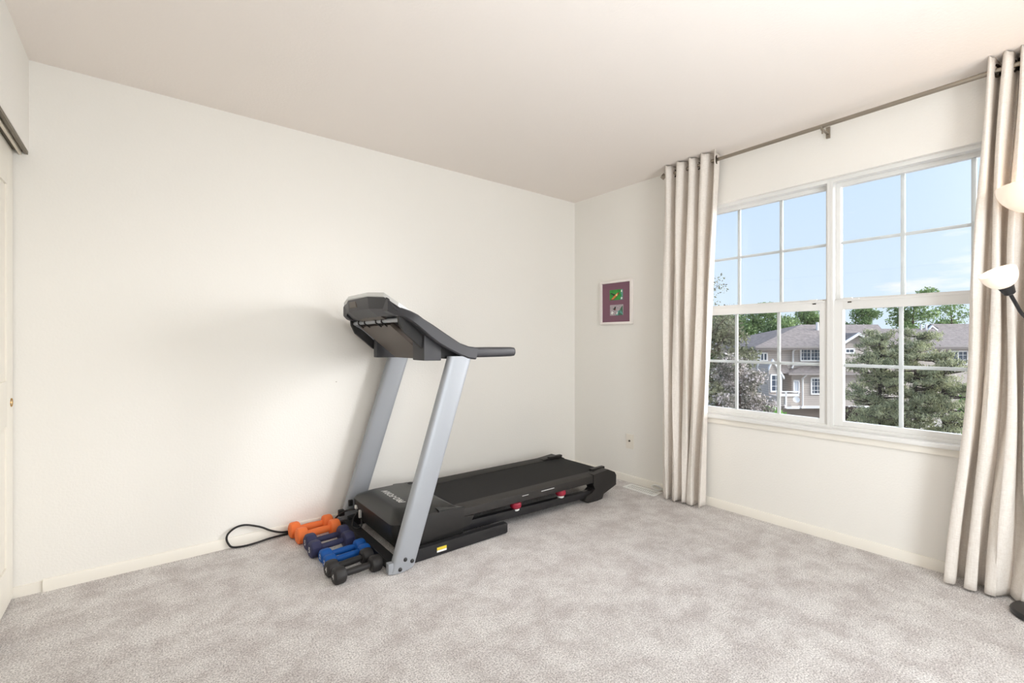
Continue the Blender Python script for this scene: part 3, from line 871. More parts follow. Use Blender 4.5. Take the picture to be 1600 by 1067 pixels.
# recessed details under the console front
q = TB(); q.hull([[(-2.201, -.335, 1.345), (-2.201, -.445, 1.345), (-2.201, -.43, 1.385), (-2.201, -.32, 1.385)], [(-2.206, -.34, 1.350), (-2.206, -.44, 1.350), (-2.206, -.425, 1.380), (-2.206, -.325, 1.380)]]); q.build('fan_vent', M['underside'], console)
# tilted mounting plate with screws, reaching down to the tube
q = TB(); q.hull([[(-2.190, -.30, 1.325), (-2.190, -.60, 1.325), (-2.108, -.63, 1.270), (-2.108, -.27, 1.270)], [(-2.180, -.30, 1.335), (-2.180, -.60, 1.335), (-2.098, -.63, 1.280), (-2.098, -.27, 1.280)]], .003)
mp_ = q.build('mounting_plate', M['underside'], console)
nrm = Vector((-.055, 0, -.082)).normalized()
for (fx, y) in ((.25, -.36), (.25, -.52), (.6, -.32), (.6, -.44), (.6, -.56), (.9, -.30), (.9, -.48), (.9, -.60)):
    p = Vector((-2.190 + .082 * fx, y, 1.325 - .055 * fx)); q = TB(); q.lathe([(.0055, 0), (.0045, .002), (0, .002)], 10, p, nrm); q.build('screw', M['blacksteel'], mp_)
# broad under panel between the trays
q = TB(); q.hull([[(-2.085, -.17, 1.245), (-2.085, -.62, 1.245), (-1.89, -.695, 1.055), (-1.89, -.26, 1.055)], [(-2.065, -.17, 1.262), (-2.065, -.62, 1.262), (-1.86, -.695, 1.068), (-1.86, -.26, 1.068)]], .004)
q.build('under_panel', M['underside'], tm)
for y in (-.23, -.33, -.50, -.58):
    q = TB(); q.tube([(-2.102, y, 1.284), (-2.116, y, 1.276), (-2.117, y, 1.262), (-2.100, y, 1.250), (-2.082, y, 1.238)], .004, 8); q.build('tube_clip', M['rubber'], tm)

# ------------------------------------------------------------------ dumbbells
def dumbbell(kind, m, rad, half, hr, sides, num, label, group):
    root = thing('dumbbell', label, 'dumbbell', (0, 0, 0), 0, group)
    hw = .030
    q = MB(); q.tube([(-half + hw, 0, rad), (-half * .4, 0, rad), (0, 0, rad), (half * .4, 0, rad), (half - hw, 0, rad)], [hr * .92, hr * 1.0, hr * 1.06, hr, hr * .92], 18)
    q.build('handle', m, root)
    for sg in (-1, 1):
        q = MB(); b = bmesh.new(); rings = []
        prof = [(-hw, .62), (-hw * .8, .90), (-hw * .45, 1.0), (hw * .45, 1.0), (hw * .8, .93), (hw, .72)]
        off = PI / sides + PI / 2
        for (px, pr) in prof:
            ring = []
            for k in range(sides * 4):
                # rounded polygon
                t = 2 * PI * k / (sides * 4) + off
                loc = ((t - off + PI / sides) % (2 * PI / sides)) - PI / sides
                rr = rad / max(math.cos(((t - off) % (2 * PI / sides)) - PI / sides), .001) if sides <= 8 else rad
                rr = min(rr, rad * 1.06) if sides <= 8 else rad
                ring.append(b.verts.new((sg * (half - hw * 0 - 0) + sg * (px - 0), rr * pr * math.cos(t), rad + rr * pr * math.sin(t))))
            rings.append(ring)
        n = sides * 4
        for i in range(len(rings) - 1):
            for k in range(n): b.faces.new((rings[i][k], rings[i][(k + 1) % n], rings[i + 1][(k + 1) % n], rings[i + 1][k]))
        b.faces.new(rings[0]); b.faces.new(rings[-1][::-1]); bmesh.ops.recalc_face_normals(b, faces=b.faces)
        q._take(b); hd = q.build('weight_head', m, root, 28)
        if num and sg < 0:
            text_mesh(num, 'weight_number', rad * .95, M['print'], hd, frame3((0, -1, 0), (0, 0, 1), (-(half + hw) - .0002, 0, rad)), extrude=.0005, bold=.0006)
    return root
def dup(root, label):
    r = root.copy(); COL.objects.link(r); r['label'] = label
    for ch in list(root.children):
        c = ch.copy(); COL.objects.link(c); c.parent = r
        for g in ch.children:
            d = g.copy(); COL.objects.link(d); d.parent = c
    return r
G = 'vinyl dumbbells lined up in front of the treadmill'
def place(o, L, Rr, half):
    o.location = ((L[0] + Rr[0]) / 2, (L[1] + Rr[1]) / 2, 0); o.rotation_euler = (0, 0, math.atan2(Rr[1] - L[1], Rr[0] - L[0]))
sets = [
    ('orange', M['orange'], .0435, .093, .020, 6, '', [((-2.440, -.080), (-2.256, -.078), 'orange dumbbell farthest back, against the baseboard'), ((-2.428, -.190), (-2.245, -.178), 'orange dumbbell in front of the other orange one, beside the navy pair')]),
    ('navy', M['navy'], .0425, .091, .0155, 8, '5', [((-2.415, -.308), (-2.230, -.300), 'navy dumbbell beside the orange pair'), ((-2.420, -.416), (-2.238, -.398), 'navy dumbbell beside the bright blue pair, its white number showing')]),
    ('blue', M['blue'], .033, .091, .0165, 6, '2', [((-2.395, -.510), (-2.206, -.500), 'bright blue dumbbell beside the navy pair'), ((-2.392, -.592), (-2.215, -.579), 'bright blue dumbbell beside the black pair')]),
    ('black', M['dbblack'], .038, .091, .0165, 6, '4', [((-2.415, -.682), (-2.229, -.660), 'black dumbbell between the bright blue pair and the nearest black one'), ((-2.406, -.775), (-2.227, -.765), 'black dumbbell nearest the camera, at the foot of the near upright')]),
]
for kn, m_, rad, half, hr, sides, num, items in sets:
    d0 = dumbbell(kn, m_, rad, half, hr, sides, num, items[0][2], G)
    for i, (A, B, lab) in enumerate(items):
        o = d0 if i == 0 else dup(d0, lab)
        place(o, A, B, half)

# ------------------------------------------------------------------ floor lamp
LX, LY = -.205, -2.905
fl = thing('floor_lamp', 'black floor lamp with lit white bowl and side reading arm before the right curtain', 'lamp', (LX, LY, 0))
q = MB(); q.lathe([(0, 0), (.110, 0), (.116, .004), (.116, .018), (.110, .026), (.03, .034), (.014, .05), (0, .05)], 48); q.build('base', M['blacksteel'], fl)
q = MB(); q.lathe([(.011, .03), (.011, 1.66), (.016, 1.662), (.024, 1.668), (.024, 1.69), (0, 1.69)], 20); q.build('pole', M['blacksteel'], fl)
def bowl(R0, Hh, org, axis, name, m, parent, bulb=True):
    prof = []
    n = 14
    for k in range(n + 1):
        t = k / n; prof.append((max(.02, R0 * math.sin(t * PI / 2) ** .85), Hh * (1 - math.cos(t * PI / 2)) ** .95))
    inner = [(max(.016, p[0] - .004), p[1] + .002) for p in prof[::-1]]
    q = MB(); q.lathe(prof + inner, 48, org, axis)
    return q.build(name, m, parent)
bowl(.160, .118, (0, 0, 1.692), (0, 0, 1), 'lamp_shade', M['shade'], fl)
q = MB(); q.lathe([(0, 0), (.012, .0), (.024, .025), (.028, .045), (.02, .065), (0, .072)], 16, (0, 0, 1.69)); q.build('bulb', M['bulb'], fl)
sc_ = Vector((-.381, -2.798, 1.366)) - Vector((LX, LY, 0))       # neck of the reading shade
ax = Vector((-.785 * .60, .62 * .60, 1)).normalized()
q = MB(); q.lathe([(.013, -.022), (.018, -.018), (.024, .010), (.026, .016), (0, .016)], 20, sc_, ax); q.build('socket_collar', M['blacksteel'], fl)
q = MB(); 
prof = []
for k in range(13):
    t = k / 12; prof.append((max(.018, .058 * math.sin(t * PI / 2) ** .7), .072 * (1 - math.cos(t * PI / 2)) ** .9))
inner = [(max(.014, p[0] - .003), p[1] + .002) for p in prof[::-1]]
q.lathe(prof + inner, 40, sc_ + ax * .012, ax); q.build('reading_shade', M['shade'], fl)
q = MB(); q.lathe([(0, 0), (.01, 0), (.018, .018), (.02, .032), (.012, .048), (0, .052)], 14, sc_ + ax * .02, ax); q.build('reading_bulb', M['bulb'], fl)
g0 = sc_ - ax * .02
q = MB(); q.tube(catmull([tuple(g0), tuple(g0 + Vector((.028, -.012, -.035))), tuple(g0 + Vector((.080, -.030, -.085))), (-.065, .03, 1.215), (-.02, .006, 1.165), (0, 0, 1.14)], 6), .0065, 10); q.build('gooseneck', M['blacksteel'], fl)

# ceiling fixture added out of view to hold a fill light
cl = thing('ceiling_fill_fixture', 'added round frosted ceiling fill light, unseen near the wall behind the camera', 'ceiling light', (-1.6, -3.35, H))
q = MB(); q.lathe([(0, 0), (.17, 0), (.17, -.02), (0, -.02)], 32); q.build('canopy', M['white'], cl)
q = MB(); q.lathe([(.15, -.02), (.155, -.04), (.13, -.08), (.07, -.105), (0, -.112)], 32); q.build('diffuser', M['shade'], cl)

# ------------------------------------------------------------------ outdoors
GZ = -6.3
def P(r, d, z): v = CAMP + FW * d + RT * r; return Vector((v.x, v.y, z))
mb = MB(); c = P(20, 60, 0); mb.box((c.x - 90, c.y - 90, GZ - .3), (c.x + 90, c.y + 90, GZ)); o = struct('ground', mb, M['ground'], smooth=0)
def px(u, v, d): return ((u - 800) * d / 729, 1.155 + (533 - v) * d / 729)

def house(name, label, d, build):
    root = thing(name, label, 'house', P(0, d, 0), TH - R(90))
    build(root, d); return root
class Loc:
    """real size at a depth behind the facade line"""
    def __init__(s, d): s.d = d
    def x(s, u, y=0.0): return (u - 800) * (s.d + y) / 729
    def z(s, v, y=0.0): return 1.155 + (533 - v) * (s.d + y) / 729
def hw_(root, L, u0, u1, v0, v1, y=0.0, cols=2, rows=2, blind=False, split=1):
    """window: white casing, panes, muntins"""
    x0, z1, x1, z0 = L.x(u0, y), L.z(v0, y), L.x(u1, y), L.z(v1, y)
    q = MB(); t = .13
    q.box((x0, y - .10, z0), (x0 + t, y + .02, z1)); q.box((x1 - t, y - .10, z0), (x1, y + .02, z1))
    q.box((x0, y - .10, z1 - t), (x1, y + .02, z1)); q.box((x0, y - .12, z0), (x1, y + .02, z0 + t))
    if split == 2:
        xm = (x0 + x1) / 2; q.box((xm - .06, y - .09, z0), (xm + .06, y + .02, z1))
    w = q.build('house_window', M['htrim'], root, 0)
    q = MB(); q.box((x0 + t, y - .03, z0 + t), (x1 - t, y + .01, z1 - t))
    q.build('pane', M['blind'] if blind else M['hglass'], w, 0)
    if cols * rows > 1:
        q = MB()
        for k in range(1, cols):
            xm = x0 + (x1 - x0) * k / cols; q.box((xm - .02, y - .05, z0 + t), (xm + .02, y - .02, z1 - t))
        for k in range(1, rows):
            zm = z0 + (z1 - z0) * k / rows; q.box((x0 + t, y - .05, zm - .02), (x1 - t, y - .02, zm + .02))
        q.build('muntins', M['htrim'], w, 0)
def spout(root, L, u, v0, v1, y=-.15):
    x, z1, z0 = L.x(u, y), L.z(v0, y), L.z(v1, y)
    q = MB(); q.tube([(x + .25, y - .35, z1), (x, y, z1 - .45), (x, y, z0 + .2), (x - .2, y - .15, z0)], .085, 6); q.build('downspout', M['htrim'], root)
def rake(q, L, pts, y, h, dy=.2):
    """board following a gable edge: pts are (u, v) along the slope"""
    up = [(L.x(u, y), L.z(v, y)) for u, v in pts]
    q.prism(up + [(p[0], p[1] - h) for p in up[::-1]], 'y', y - dy, y)

def house1(root, d):
    L = Loc(d)
    q = MB(); q.box((L.x(1184), 0, L.z(583)), (L.x(1392), 9, L.z(541))); q.build('upper_wall', M['siding'], root, 0)
    q = MB(); q.box((L.x(1237, -1.2), -1.2, L.z(636, -1.2)), (L.x(1392), 8, L.z(583, -1.2))); q.build('lower_wall', M['siding'], root, 0)
    q = MB(); q.box((L.x(1214), -.2, GZ), (L.x(1392), 8, L.z(636, -1.2))); q.build('garage_level', M['garage'], root, 0)
    for (u0, u1, v0, v1, y) in ((1236, 1392, 633.5, 637.5, -1.2), (1238, 1392, 566.5, 570.5, 0), (1183.5, 1186, 545, 583, 0)):
        q = MB(); q.box((L.x(u0, y), y - .08, L.z(v1, y)), (L.x(u1, y), y + .02, L.z(v0, y))); q.build('trim_board', M['htrim'], root, 0)
    def hip(u0, u1, y0, y1, v, ur0, ur1, yr, vr, name):
        x0, x1, z = L.x(u0, y0), L.x(u1, y0), L.z(v, y0)
        r0, r1 = (L.x(ur0, yr), yr, L.z(vr, yr)), (L.x(ur1, yr), yr, L.z(vr, yr))
        A = [(x0, y0, z), (x1, y0, z), (x1, y1, z), (x0, y1, z)]
        q = MB()
        for f in ([A[0], A[1], r1, r0], [A[1], A[2], r1], [A[2], A[3], r0, r1], [A[3], A[0], r0]): q.poly(f)
        bmesh.ops.remove_doubles(q.bm, verts=q.bm.verts, dist=.001)
        ro = q.build(name, M['roof'], root, 0)
        q = MB(); q.box((x0, y0 + .02, z - .30), (x1, y1, z - .005)); q.build('soffit', M['soffit'], ro, 0)
        q = MB(); q.box((x0 - .03, y0 - .1, z - .14), (x1 + .03, y0 + .02, z + .02)); q.build('gutter', M['soffit'], ro, 0)
        return ro
    hip(1180, 1402, -1.0, 11, 541, 1252, 1372, 5.0, 506.5, 'main_roof')
    # front cross gable seen through the right window
    y = -1.6
    xa, xb, xm, za, zm = L.x(1318, y), L.x(1364, y), L.x(1341, y), L.z(534, y), L.z(520, y)
    q = MB(); q.prism([(xa, L.z(584, y)), (xb, L.z(584, y)), (xb, za - .12), (xm, zm - .1), (xa, za - .12)], 'y', y, .1); q.build('gable_wall', M['siding'], root, 0)
    q = MB(); rake(q, L, [(1315, 535), (1341, 519), (1367, 535)], y - .5, .22, .14); q.build('rake_trim', M['htrim'], root, 0)
    q = MB(); X0, X1, XM, Z0, ZM = L.x(1315, y - .5), L.x(1367, y - .5), L.x(1341, y - .5), L.z(535, y - .5), L.z(519, y - .5)
    q.prism([(X0, Z0 - .02), (XM, ZM - .02), (X1, Z0 - .02), (X1, Z0 - .16), (XM, ZM - .16), (X0, Z0 - .16)], 'y', y - .5, 4.0); q.build('gable_roof', M['roof'], root, 0)
    hw_(root, L, 1319, 1335, 543.5, 552, y, 2, 1)
    # lower roof to the right
    q = MB(); q.poly([(L.x(1233, -2), -2.0, L.z(582, -2)), (L.x(1400, -2), -2.0, L.z(582, -2)), (L.x(1400, 0), 0, L.z(571.5, 0)), (L.x(1254, 0), 0, L.z(571.5, 0))])
    q.poly([(L.x(1233, -2), -2.0, L.z(582, -2)), (L.x(1254, 0), 0, L.z(571.5, 0)), (L.x(1233, -2), 0, L.z(582, -2))])
    lr = q.build('lower_roof', M['roof'], root, 0)
    q = MB(); q.box((L.x(1233, -2), -1.98, L.z(585.5, -2)), (L.x(1400, -2), 0, L.z(582.2, -2))); q.build('soffit', M['soffit'], lr, 0)
    q = MB(); q.poly([(L.x(1212, -1.8), -1.8, L.z(583, -1.8)), (L.x(1235, -1.8), -1.8, L.z(583, -1.8)), (L.x(1229), -.02, L.z(569.5)), (L.x(1208), -.02, L.z(569.5))]); q.build('porch_roof', M['roof'], root, 0)
    # narrow steep entry gable
    q = MB(); rake(q, L, [(1200, 574), (1206, 560), (1224, 588)], -1.9, .22); q.build('rake_trim', M['htrim'], root, 0)
    y = -1.9; q = MB(); q.prism([(L.x(1201, y), L.z(630, y)), (L.x(1222, y), L.z(630, y)), (L.x(1222, y), L.z(588, y)), (L.x(1206, y), L.z(564, y)), (L.x(1201, y), L.z(575, y))], 'y', y, 0); q.build('entry_wall', M['siding'], root, 0)
    hw_(root, L, 1203, 1221, 584, 612, y, 2, 3)
    hw_(root, L, 1186.5, 1199, 550, 564, 0, 1, 1, split=2)
    hw_(root, L, 1249.5, 1283, 543.5, 564, 0, 6, 3, split=2)
    hw_(root, L, 1266, 1283, 589, 616, -1.2, 3, 4)
    hw_(root, L, 1238.5, 1249, 593, 613, -1.2, 2, 1, blind=True)
    y = -3.2
    q = MB(); q.box((L.x(1214, y), y, L.z(634, y)), (L.x(1247, y), -1.2, L.z(618, y))); bal = q.build('balcony', M['siding'], root, 0)
    for (u0, u1, v0, v1) in ((1213, 1248, 614.5, 618.5), (1213, 1248, 610.5, 612), (1226, 1228.3, 611, 637), (1228, 1248, 634.5, 638), (1246, 1248, 611, 618), (1213, 1215, 611, 618)):
        q = MB(); q.box((L.x(u0, y), y - .12, L.z(v1, y)), (L.x(u1, y), y + .02, L.z(v0, y))); q.build('balcony_rail', M['htrim'], bal, 0)
    q = MB(); q.lathe([(0, 0), (.15, .02), (.27, .08), (.15, .04), (0, .02)], 16, (L.x(1244, -3.7), -3.7, L.z(624, -3.7)), (-.3, -1, .35)); q.build('satellite_dish', M['htrim'], bal)
    spout(root, L, 1239, 541, 575, -.15); spout(root, L, 1254, 583, 637, -1.35)
    q = MB(); q.tube([(L.x(1277, 3.4), 3.4, L.z(517, 3.4)), (L.x(1277, 3.4), 3.4, L.z(503, 3.4))], .13, 8); q.build('vent_pipe', M['htrim'], root)

def house2(root, d):
    L = Loc(d)
    q = MB(); q.box((36.4, 0, GZ), (L.x(1600), 9, L.z(541))); q.build('wall', M['siding'], root, 0)
    x0, x1 = 36.0, L.x(1605); ze, zr = L.z(540, -.9), L.z(513, 4.5)
    q = MB(); q.poly([(x0, -.9, ze), (x1, -.9, ze), (x1, 4.5, zr), (x0, 4.5, zr)]); q.poly([(x0, 9.9, ze), (x1, 9.9, ze), (x1, 4.5, zr), (x0, 4.5, zr)])
    ro = q.build('roof', M['roof'], root, 0)
    q = MB(); q.box((x0 + .2, -.88, ze - .32), (x1, .2, ze - .01)); q.build('soffit', M['soffit'], ro, 0)
    q = MB(); q.box((x0 + .2, -.98, ze - .16), (x1, -.88, ze + .01)); q.build('gutter', M['soffit'], ro, 0)
    y = 5.2; q = MB(); q.prism([(3.6, L.z(520, 3.6)), (5.6, L.z(505.5, 5.6)), (7.6, L.z(520, 3.6))], 'x', L.x(1459, y), x1 + 4); q.build('raised_roof', M['roof'], root, 0)
    y = 3.4; q = MB(); rake(q, L, [(1448.5, 514), (1454.5, 507.5), (1463, 514)], y, .18); q.build('dormer_trim', M['htrim'], root, 0)
    for u in (1439, 1447):
        q = MB(); q.tube([(L.x(u, 4.2), 4.2, L.z(516, 4.2)), (L.x(u, 4.2), 4.2, L.z(506, 4.2))], .10, 8); q.build('vent_pipe', M['htrim'], root)
    hw_(root, L, 1480, 1512, 547, 569, 0, 4, 3, split=2)
    hw_(root, L, 1446, 1457, 547, 560, 0, 2, 2, blind=True)
    spout(root, L, 1470, 541, 556, -.15)

house('townhouse', 'grey roofed townhouse seen through the left window, with a balcony and downspouts', 44, house1)
house('townhouse', 'grey roofed townhouse seen through the right window behind the pines, lower plain roof', 46.5, house2)

# ---------------------------------------------------------------- trees
def leaf_cloud(blobs, n, size, up=0.0, tuft=0, squash=1.0, shell=.55):
    """blobs: (x,y,z,rx,rz). returns verts, faces of little leaf quads"""
    vol = np.array([b[3] ** 2 * b[4] for b in blobs]); pr = vol / vol.sum()
    idx = rng.choice(len(blobs), n, p=pr)
    B = np.array([(b[0], b[1], b[2], b[3], b[3], b[4]) for b in blobs])[idx]
    d = rng.normal(size=(n, 3)); d /= np.linalg.norm(d, axis=1)[:, None]
    rad = (shell + (1 - shell) * rng.random(n) ** .7)[:, None]
    rad = np.where(rng.random((n, 1)) < .3, rng.random((n, 1)), rad)
    c = B[:, :3] + d * rad * B[:, 3:]
    return quads(c, n, size, up)
def quads(c, n, size, up):
    a = rng.normal(size=(n, 3)); a[:, 2] += up; a /= np.linalg.norm(a, axis=1)[:, None]
    t = rng.normal(size=(n, 3)); b = np.cross(a, t); b /= np.linalg.norm(b, axis=1)[:, None]
    s = (size * (.6 + .8 * rng.random(n)))[:, None]
    a = a * s; b = b * s * .45
    bend = np.cross(a, b); bend /= (np.linalg.norm(bend, axis=1)[:, None] + 1e-9); bend *= s * .15
    v = np.empty((n, 4, 3)); v[:, 0] = c - a; v[:, 1] = c + b + bend; v[:, 2] = c + a; v[:, 3] = c - b + bend
    return v.reshape(-1, 3)
def foliage(name, verts, m, parent):
    n = len(verts) // 4
    me = bpy.data.meshes.new(name)
    me.vertices.add(len(verts)); me.vertices.foreach_set('co', verts.astype(np.float32).ravel())
    me.loops.add(n * 4); me.loops.foreach_set('vertex_index', np.arange(n * 4, dtype=np.int32))
    me.polygons.add(n); me.polygons.foreach_set('loop_start', np.arange(0, n * 4, 4, dtype=np.int32))
    me.update(calc_edges=True); me.materials.append(m)
    o = bpy.data.objects.new(name, me); COL.objects.link(o); o.parent = parent
    return o
def limb_tree(q, base, top, r0, n, spread, seed, z0=.35, lift=.6, sub=2):
    """trunk with branches; returns branch tips"""
    rd = random.Random(seed); tips = []
    base = Vector(base); top = Vector(top)
    ctrl = [base.lerp(top, t) + Vector((rd.uniform(-1, 1), rd.uniform(-1, 1), 0)) * spread * .06 * (0 < t < 1) for t in (0, .25, .5, .75, 1)]
    path = catmull(ctrl, 4); q.tube(path, [max(.02, r0 * (1 - .85 * i / (len(path) - 1))) for i in range(len(path))], 8)
    for k in range(n):
        t = z0 + (1 - z0) * (k + .5) / n; p = path[int(t * (len(path) - 1))]
        a = rd.uniform(0, 2 * PI); L = spread * (1.05 - .55 * t) * rd.uniform(.7, 1.1)
        e = p + Vector((math.cos(a) * L, math.sin(a) * L, L * lift * rd.uniform(.5, 1.2)))
        m_ = p.lerp(e, .5) + Vector((0, 0, -L * .06)); rr = max(.015, r0 * (1 - .8 * t) * .5)
        q.tube([p, m_, e], [rr, rr * .6, rr * .25], 5); tips.append(e); tips.append(m_)
        for j in range(sub):
            s_ = p.lerp(e, rd.uniform(.4, .9)); e2 = s_ + Vector((rd.uniform(-1, 1), rd.uniform(-1, 1), rd.uniform(-.1, .9))) * L * .4
            q.tube([s_, e2], [rr * .4, rr * .12], 4); tips.append(e2)
    return tips
def tree(name, label, cat, r, d, ztop, zbase, spread, n, nleaf, size, m, bark, seed, r0=.2, z0=.35, lift=.5, blob=.6, squash=.7, group=None, sub=2, lean=(0, 0)):
    loc = P(r, d, GZ); root = thing(name, label, cat, loc, 0, group)
    q = MB(); hgt = ztop - GZ
    f0 = max(0, (zbase - GZ) / hgt)
    tips = limb_tree(q, (0, 0, 0), (lean[0], lean[1], hgt * .96), r0, n, spread, seed, max(z0, f0), lift, sub)
    q.build('trunk', bark, root)
    rd = random.Random(seed + 1)
    blobs = [(t.x, t.y, t.z, spread * blob * rd.uniform(.5, 1), spread * blob * squash * rd.uniform(.5, 1)) for t in tips]
    foliage('foliage', leaf_cloud(blobs, nleaf, size), m, root)
    return root
GT = 'leafy green trees beyond the townhouse roofs'
for i, (u, v, d, spr, lab) in enumerate([
        (1132, 492, 62, 3.4, 'broad green tree beyond the roofs, leftmost in the left window'), (1176, 488, 70, 3.8, 'green tree rising left of the grey roof'),
        (1218, 490, 62, 3.4, 'green tree behind the sloping left end of the roof'), (1260, 486, 70, 3.8, 'green tree behind the roof ridge at the window mullion'),
        (1338, 482, 64, 3.4, 'rounded green tree above the roof at the left of the right window'), (1430, 456, 60, 3.4, 'tall green tree above the roof, its top behind the sash rail'),
        (1484, 468, 66, 3.6, 'open airy green tree above the far right roof'), (1530, 500, 70, 3.0, 'green tree behind the roof next to the right curtain')]):
    r, zt = px(u, v, d)
    tree('leafy_tree', lab, 'tree', r, d, zt, -2.5, spr, 11, (9500 if i < 4 else 5600) if i != 6 else 2800, .18, M['lf_green'], M['bark'], 20 + i, r0=.3, z0=.4, lift=.55, blob=.5 if i < 4 else .42, group=GT)
# big mixed tree and flowering tree close on the left
r, zt = px(1092, 392, 15); tree('budding_tree', 'tall sparse budding tree with bare twigs at the left edge of the window', 'tree', r, 15, zt, .4, 1.7, 15, 1500, .04, M['lf_dark'], M['bark'], 51, r0=.07, z0=.5, lift=1.0, blob=.22, sub=6)
r, zt = px(1120, 496, 24); tree('olive_tree', 'dense olive green tree behind the flowering tree', 'tree', r, 24, zt, -4.5, 2.1, 16, 9000, .10, M['lf_dark'], M['bark'], 52, r0=.2, z0=.2, blob=.42, lift=.4)
r, zt = px(1157, 554, 18); tree('flowering_tree', 'pale pink flowering tree in the lower left window panes', 'tree', r, 18, zt, -3.6, 1.4, 22, 14000, .055, M['lf_blossom'], M['bark'], 53, r0=.12, z0=.3, blob=.38, lift=.35)
# bright shrub
r, zt = px(1205, 628, 36)
def shrub(name, label, r, d, zt, rad, n, size, m):
    root = thing(name, label, 'shrub', P(r, d, GZ)); q = MB()
    h = zt - GZ
    rd = random.Random(int(r * 10))
    for k in range(7):
        a = k * .9; q.tube([(0, 0, 0), (math.cos(a) * rad * .3, math.sin(a) * rad * .3, h * .5), (math.cos(a) * rad * .6, math.sin(a) * rad * .6, h * .85)], [.05, .03, .015], 5)
    q.build('stems', M['bark'], root)
    blobs = [(rd.uniform(-.5, .5) * rad, rd.uniform(-.5, .5) * rad, h * rd.uniform(.4, .8), rad * .55, h * .22) for _ in range(12)]
    foliage('foliage', leaf_cloud(blobs, n, size), m, root)
shrub('round_shrub', 'bright green rounded shrub below the balcony', r, 36, zt, 1.15, 4500, .09, M['lf_shrub'])
r, zt = px(1350, 634, 40); shrub('low_shrub', 'dark brownish low shrub under the left pine', r, 40, zt, 2.0, 3500, .12, M['lf_low'])
r, zt = px(1522, 598, 26); shrub('tall_shrub', 'fresh green shrub beside the right curtain edge', r, 26, zt, .8, 3500, .09, M['lf_shrub'])
r, zt = px(1160, 650, 30); shrub('low_shrub', 'dark shrub at the sill below the flowering tree', r, 30, zt, 2.2, 3500, .12, M['lf_low'])

# pines: tiers of drooping branches with upright needle tufts
def pine(label, r, d, ztop, zlow, spread, seed, nb, lean=0.0, tr=.14, taper=(.55, 2.2)):
    root = thing('pine_tree', label, 'tree', P(r, d, GZ), TH - R(90), 'pine trees outside the window')
    rd = random.Random(seed); q = MB(); h = ztop - GZ
    q.tube(catmull([(0, 0, 0), (.1 + lean * .3, 0, h * .35), (lean * .7, .1, h * .7), (lean, 0, h * .97)], 5), [max(.03, tr * (1 - .8 * i / 15)) for i in range(16)], 8)
    cs = []
    for k in range(nb):
        t = k / nb; z = (zlow - GZ) + (h - (zlow - GZ)) * (t ** .9)
        prof = spread * (1.0 - taper[0] * t ** taper[1]) * (.75 + .25 * math.sin(k * 2.1)) * rd.uniform(.75, 1.1)
        a = rd.uniform(0, 2 * PI)
        lx = lean * (.3 + .7 * t)
        p0 = Vector((lx, 0, z)); e = p0 + Vector((math.cos(a) * prof, math.sin(a) * prof, prof * rd.uniform(-.05, .28)))
        m_ = p0.lerp(e, .5) + Vector((0, 0, -.08 * prof))
        q.tube([p0, m_, e], [.05, .03, .012], 5)
        for j in range(int(7 + prof * 5)):
            s_ = rd.uniform(.3, 1.0); b = p0.lerp(e, s_) if s_ > .5 else p0.lerp(m_, s_ * 2)
            off = Vector((rd.gauss(0, 1), rd.gauss(0, 1), rd.gauss(0, .3))) * .26 * prof * (1.1 - .5 * s_)
            c = b + off + Vector((0, 0, .12)); cs.append(c)
            if j % 4 == 0: q.tube([b, c], [.012, .006], 4)
    q.build('trunk', M['darkbark'], root)
    # needle tufts: each a burst of thin blades pointing up and out
    C = np.array([tuple(c) for c in cs]); per = 26
    n = len(C) * per
    c = np.repeat(C, per, axis=0) + rng.normal(size=(n, 3)) * np.array([.10, .10, .055])
    dirs = rng.normal(size=(n, 3)); dirs[:, 2] = np.abs(dirs[:, 2]) + .5; dirs /= np.linalg.norm(dirs, axis=1)[:, None]
    t = rng.normal(size=(n, 3)); b = np.cross(dirs, t); b /= np.linalg.norm(b, axis=1)[:, None]
    L = (.085 * (.6 + .8 * rng.random(n)))[:, None]
    v = np.empty((n, 4, 3)); v[:, 0] = c - b * .018; v[:, 1] = c + b * .018; v[:, 2] = c + b * .010 + dirs * L * 1.5; v[:, 3] = c - b * .010 + dirs * L * 1.5
    foliage('needles', v.reshape(-1, 3), M['lf_pine'], root)
r, zt = px(1376, 526, 24); pine('dark green pine with its trunk showing, left in the right window', r, 24, zt, -4.2, 2.35, 61, 62, taper=(.60, 2.6))
r, zt = px(1428, 522, 23); pine('full dark green pine in the middle of the right window', r, 23, zt, -3.9, 1.9, 62, 44, .2)
r, zt = px(1474, 556, 22); pine('shorter dark green pine nearest the right curtain', r, 22, zt, -4.0, 1.6, 63, 40, .1)

# ------------------------------------------------------------------ world and lights
w = bpy.data.worlds.new('sky'); sc.world = w; w.use_nodes = True
nt = w.node_tree; bg = nt.nodes['Background']
tc = nt.nodes.new('ShaderNodeTexCoord'); sp_ = nt.nodes.new('ShaderNodeSeparateXYZ')
nt.links.new(tc.outputs['Generated'], sp_.inputs[0])
rp = nt.nodes.new('ShaderNodeValToRGB')
rp.color_ramp.elements[0].position = 0.0; rp.color_ramp.elements[0].color = hexc(226, 242, 255)
rp.color_ramp.elements[1].position = 0.36; rp.color_ramp.elements[1].color = hexc(204, 228, 255)
e_ = rp.color_ramp.elements.new(1.0); e_.color = hexc(120, 170, 240)
nt.links.new(sp_.outputs['Z'], rp.inputs[0])
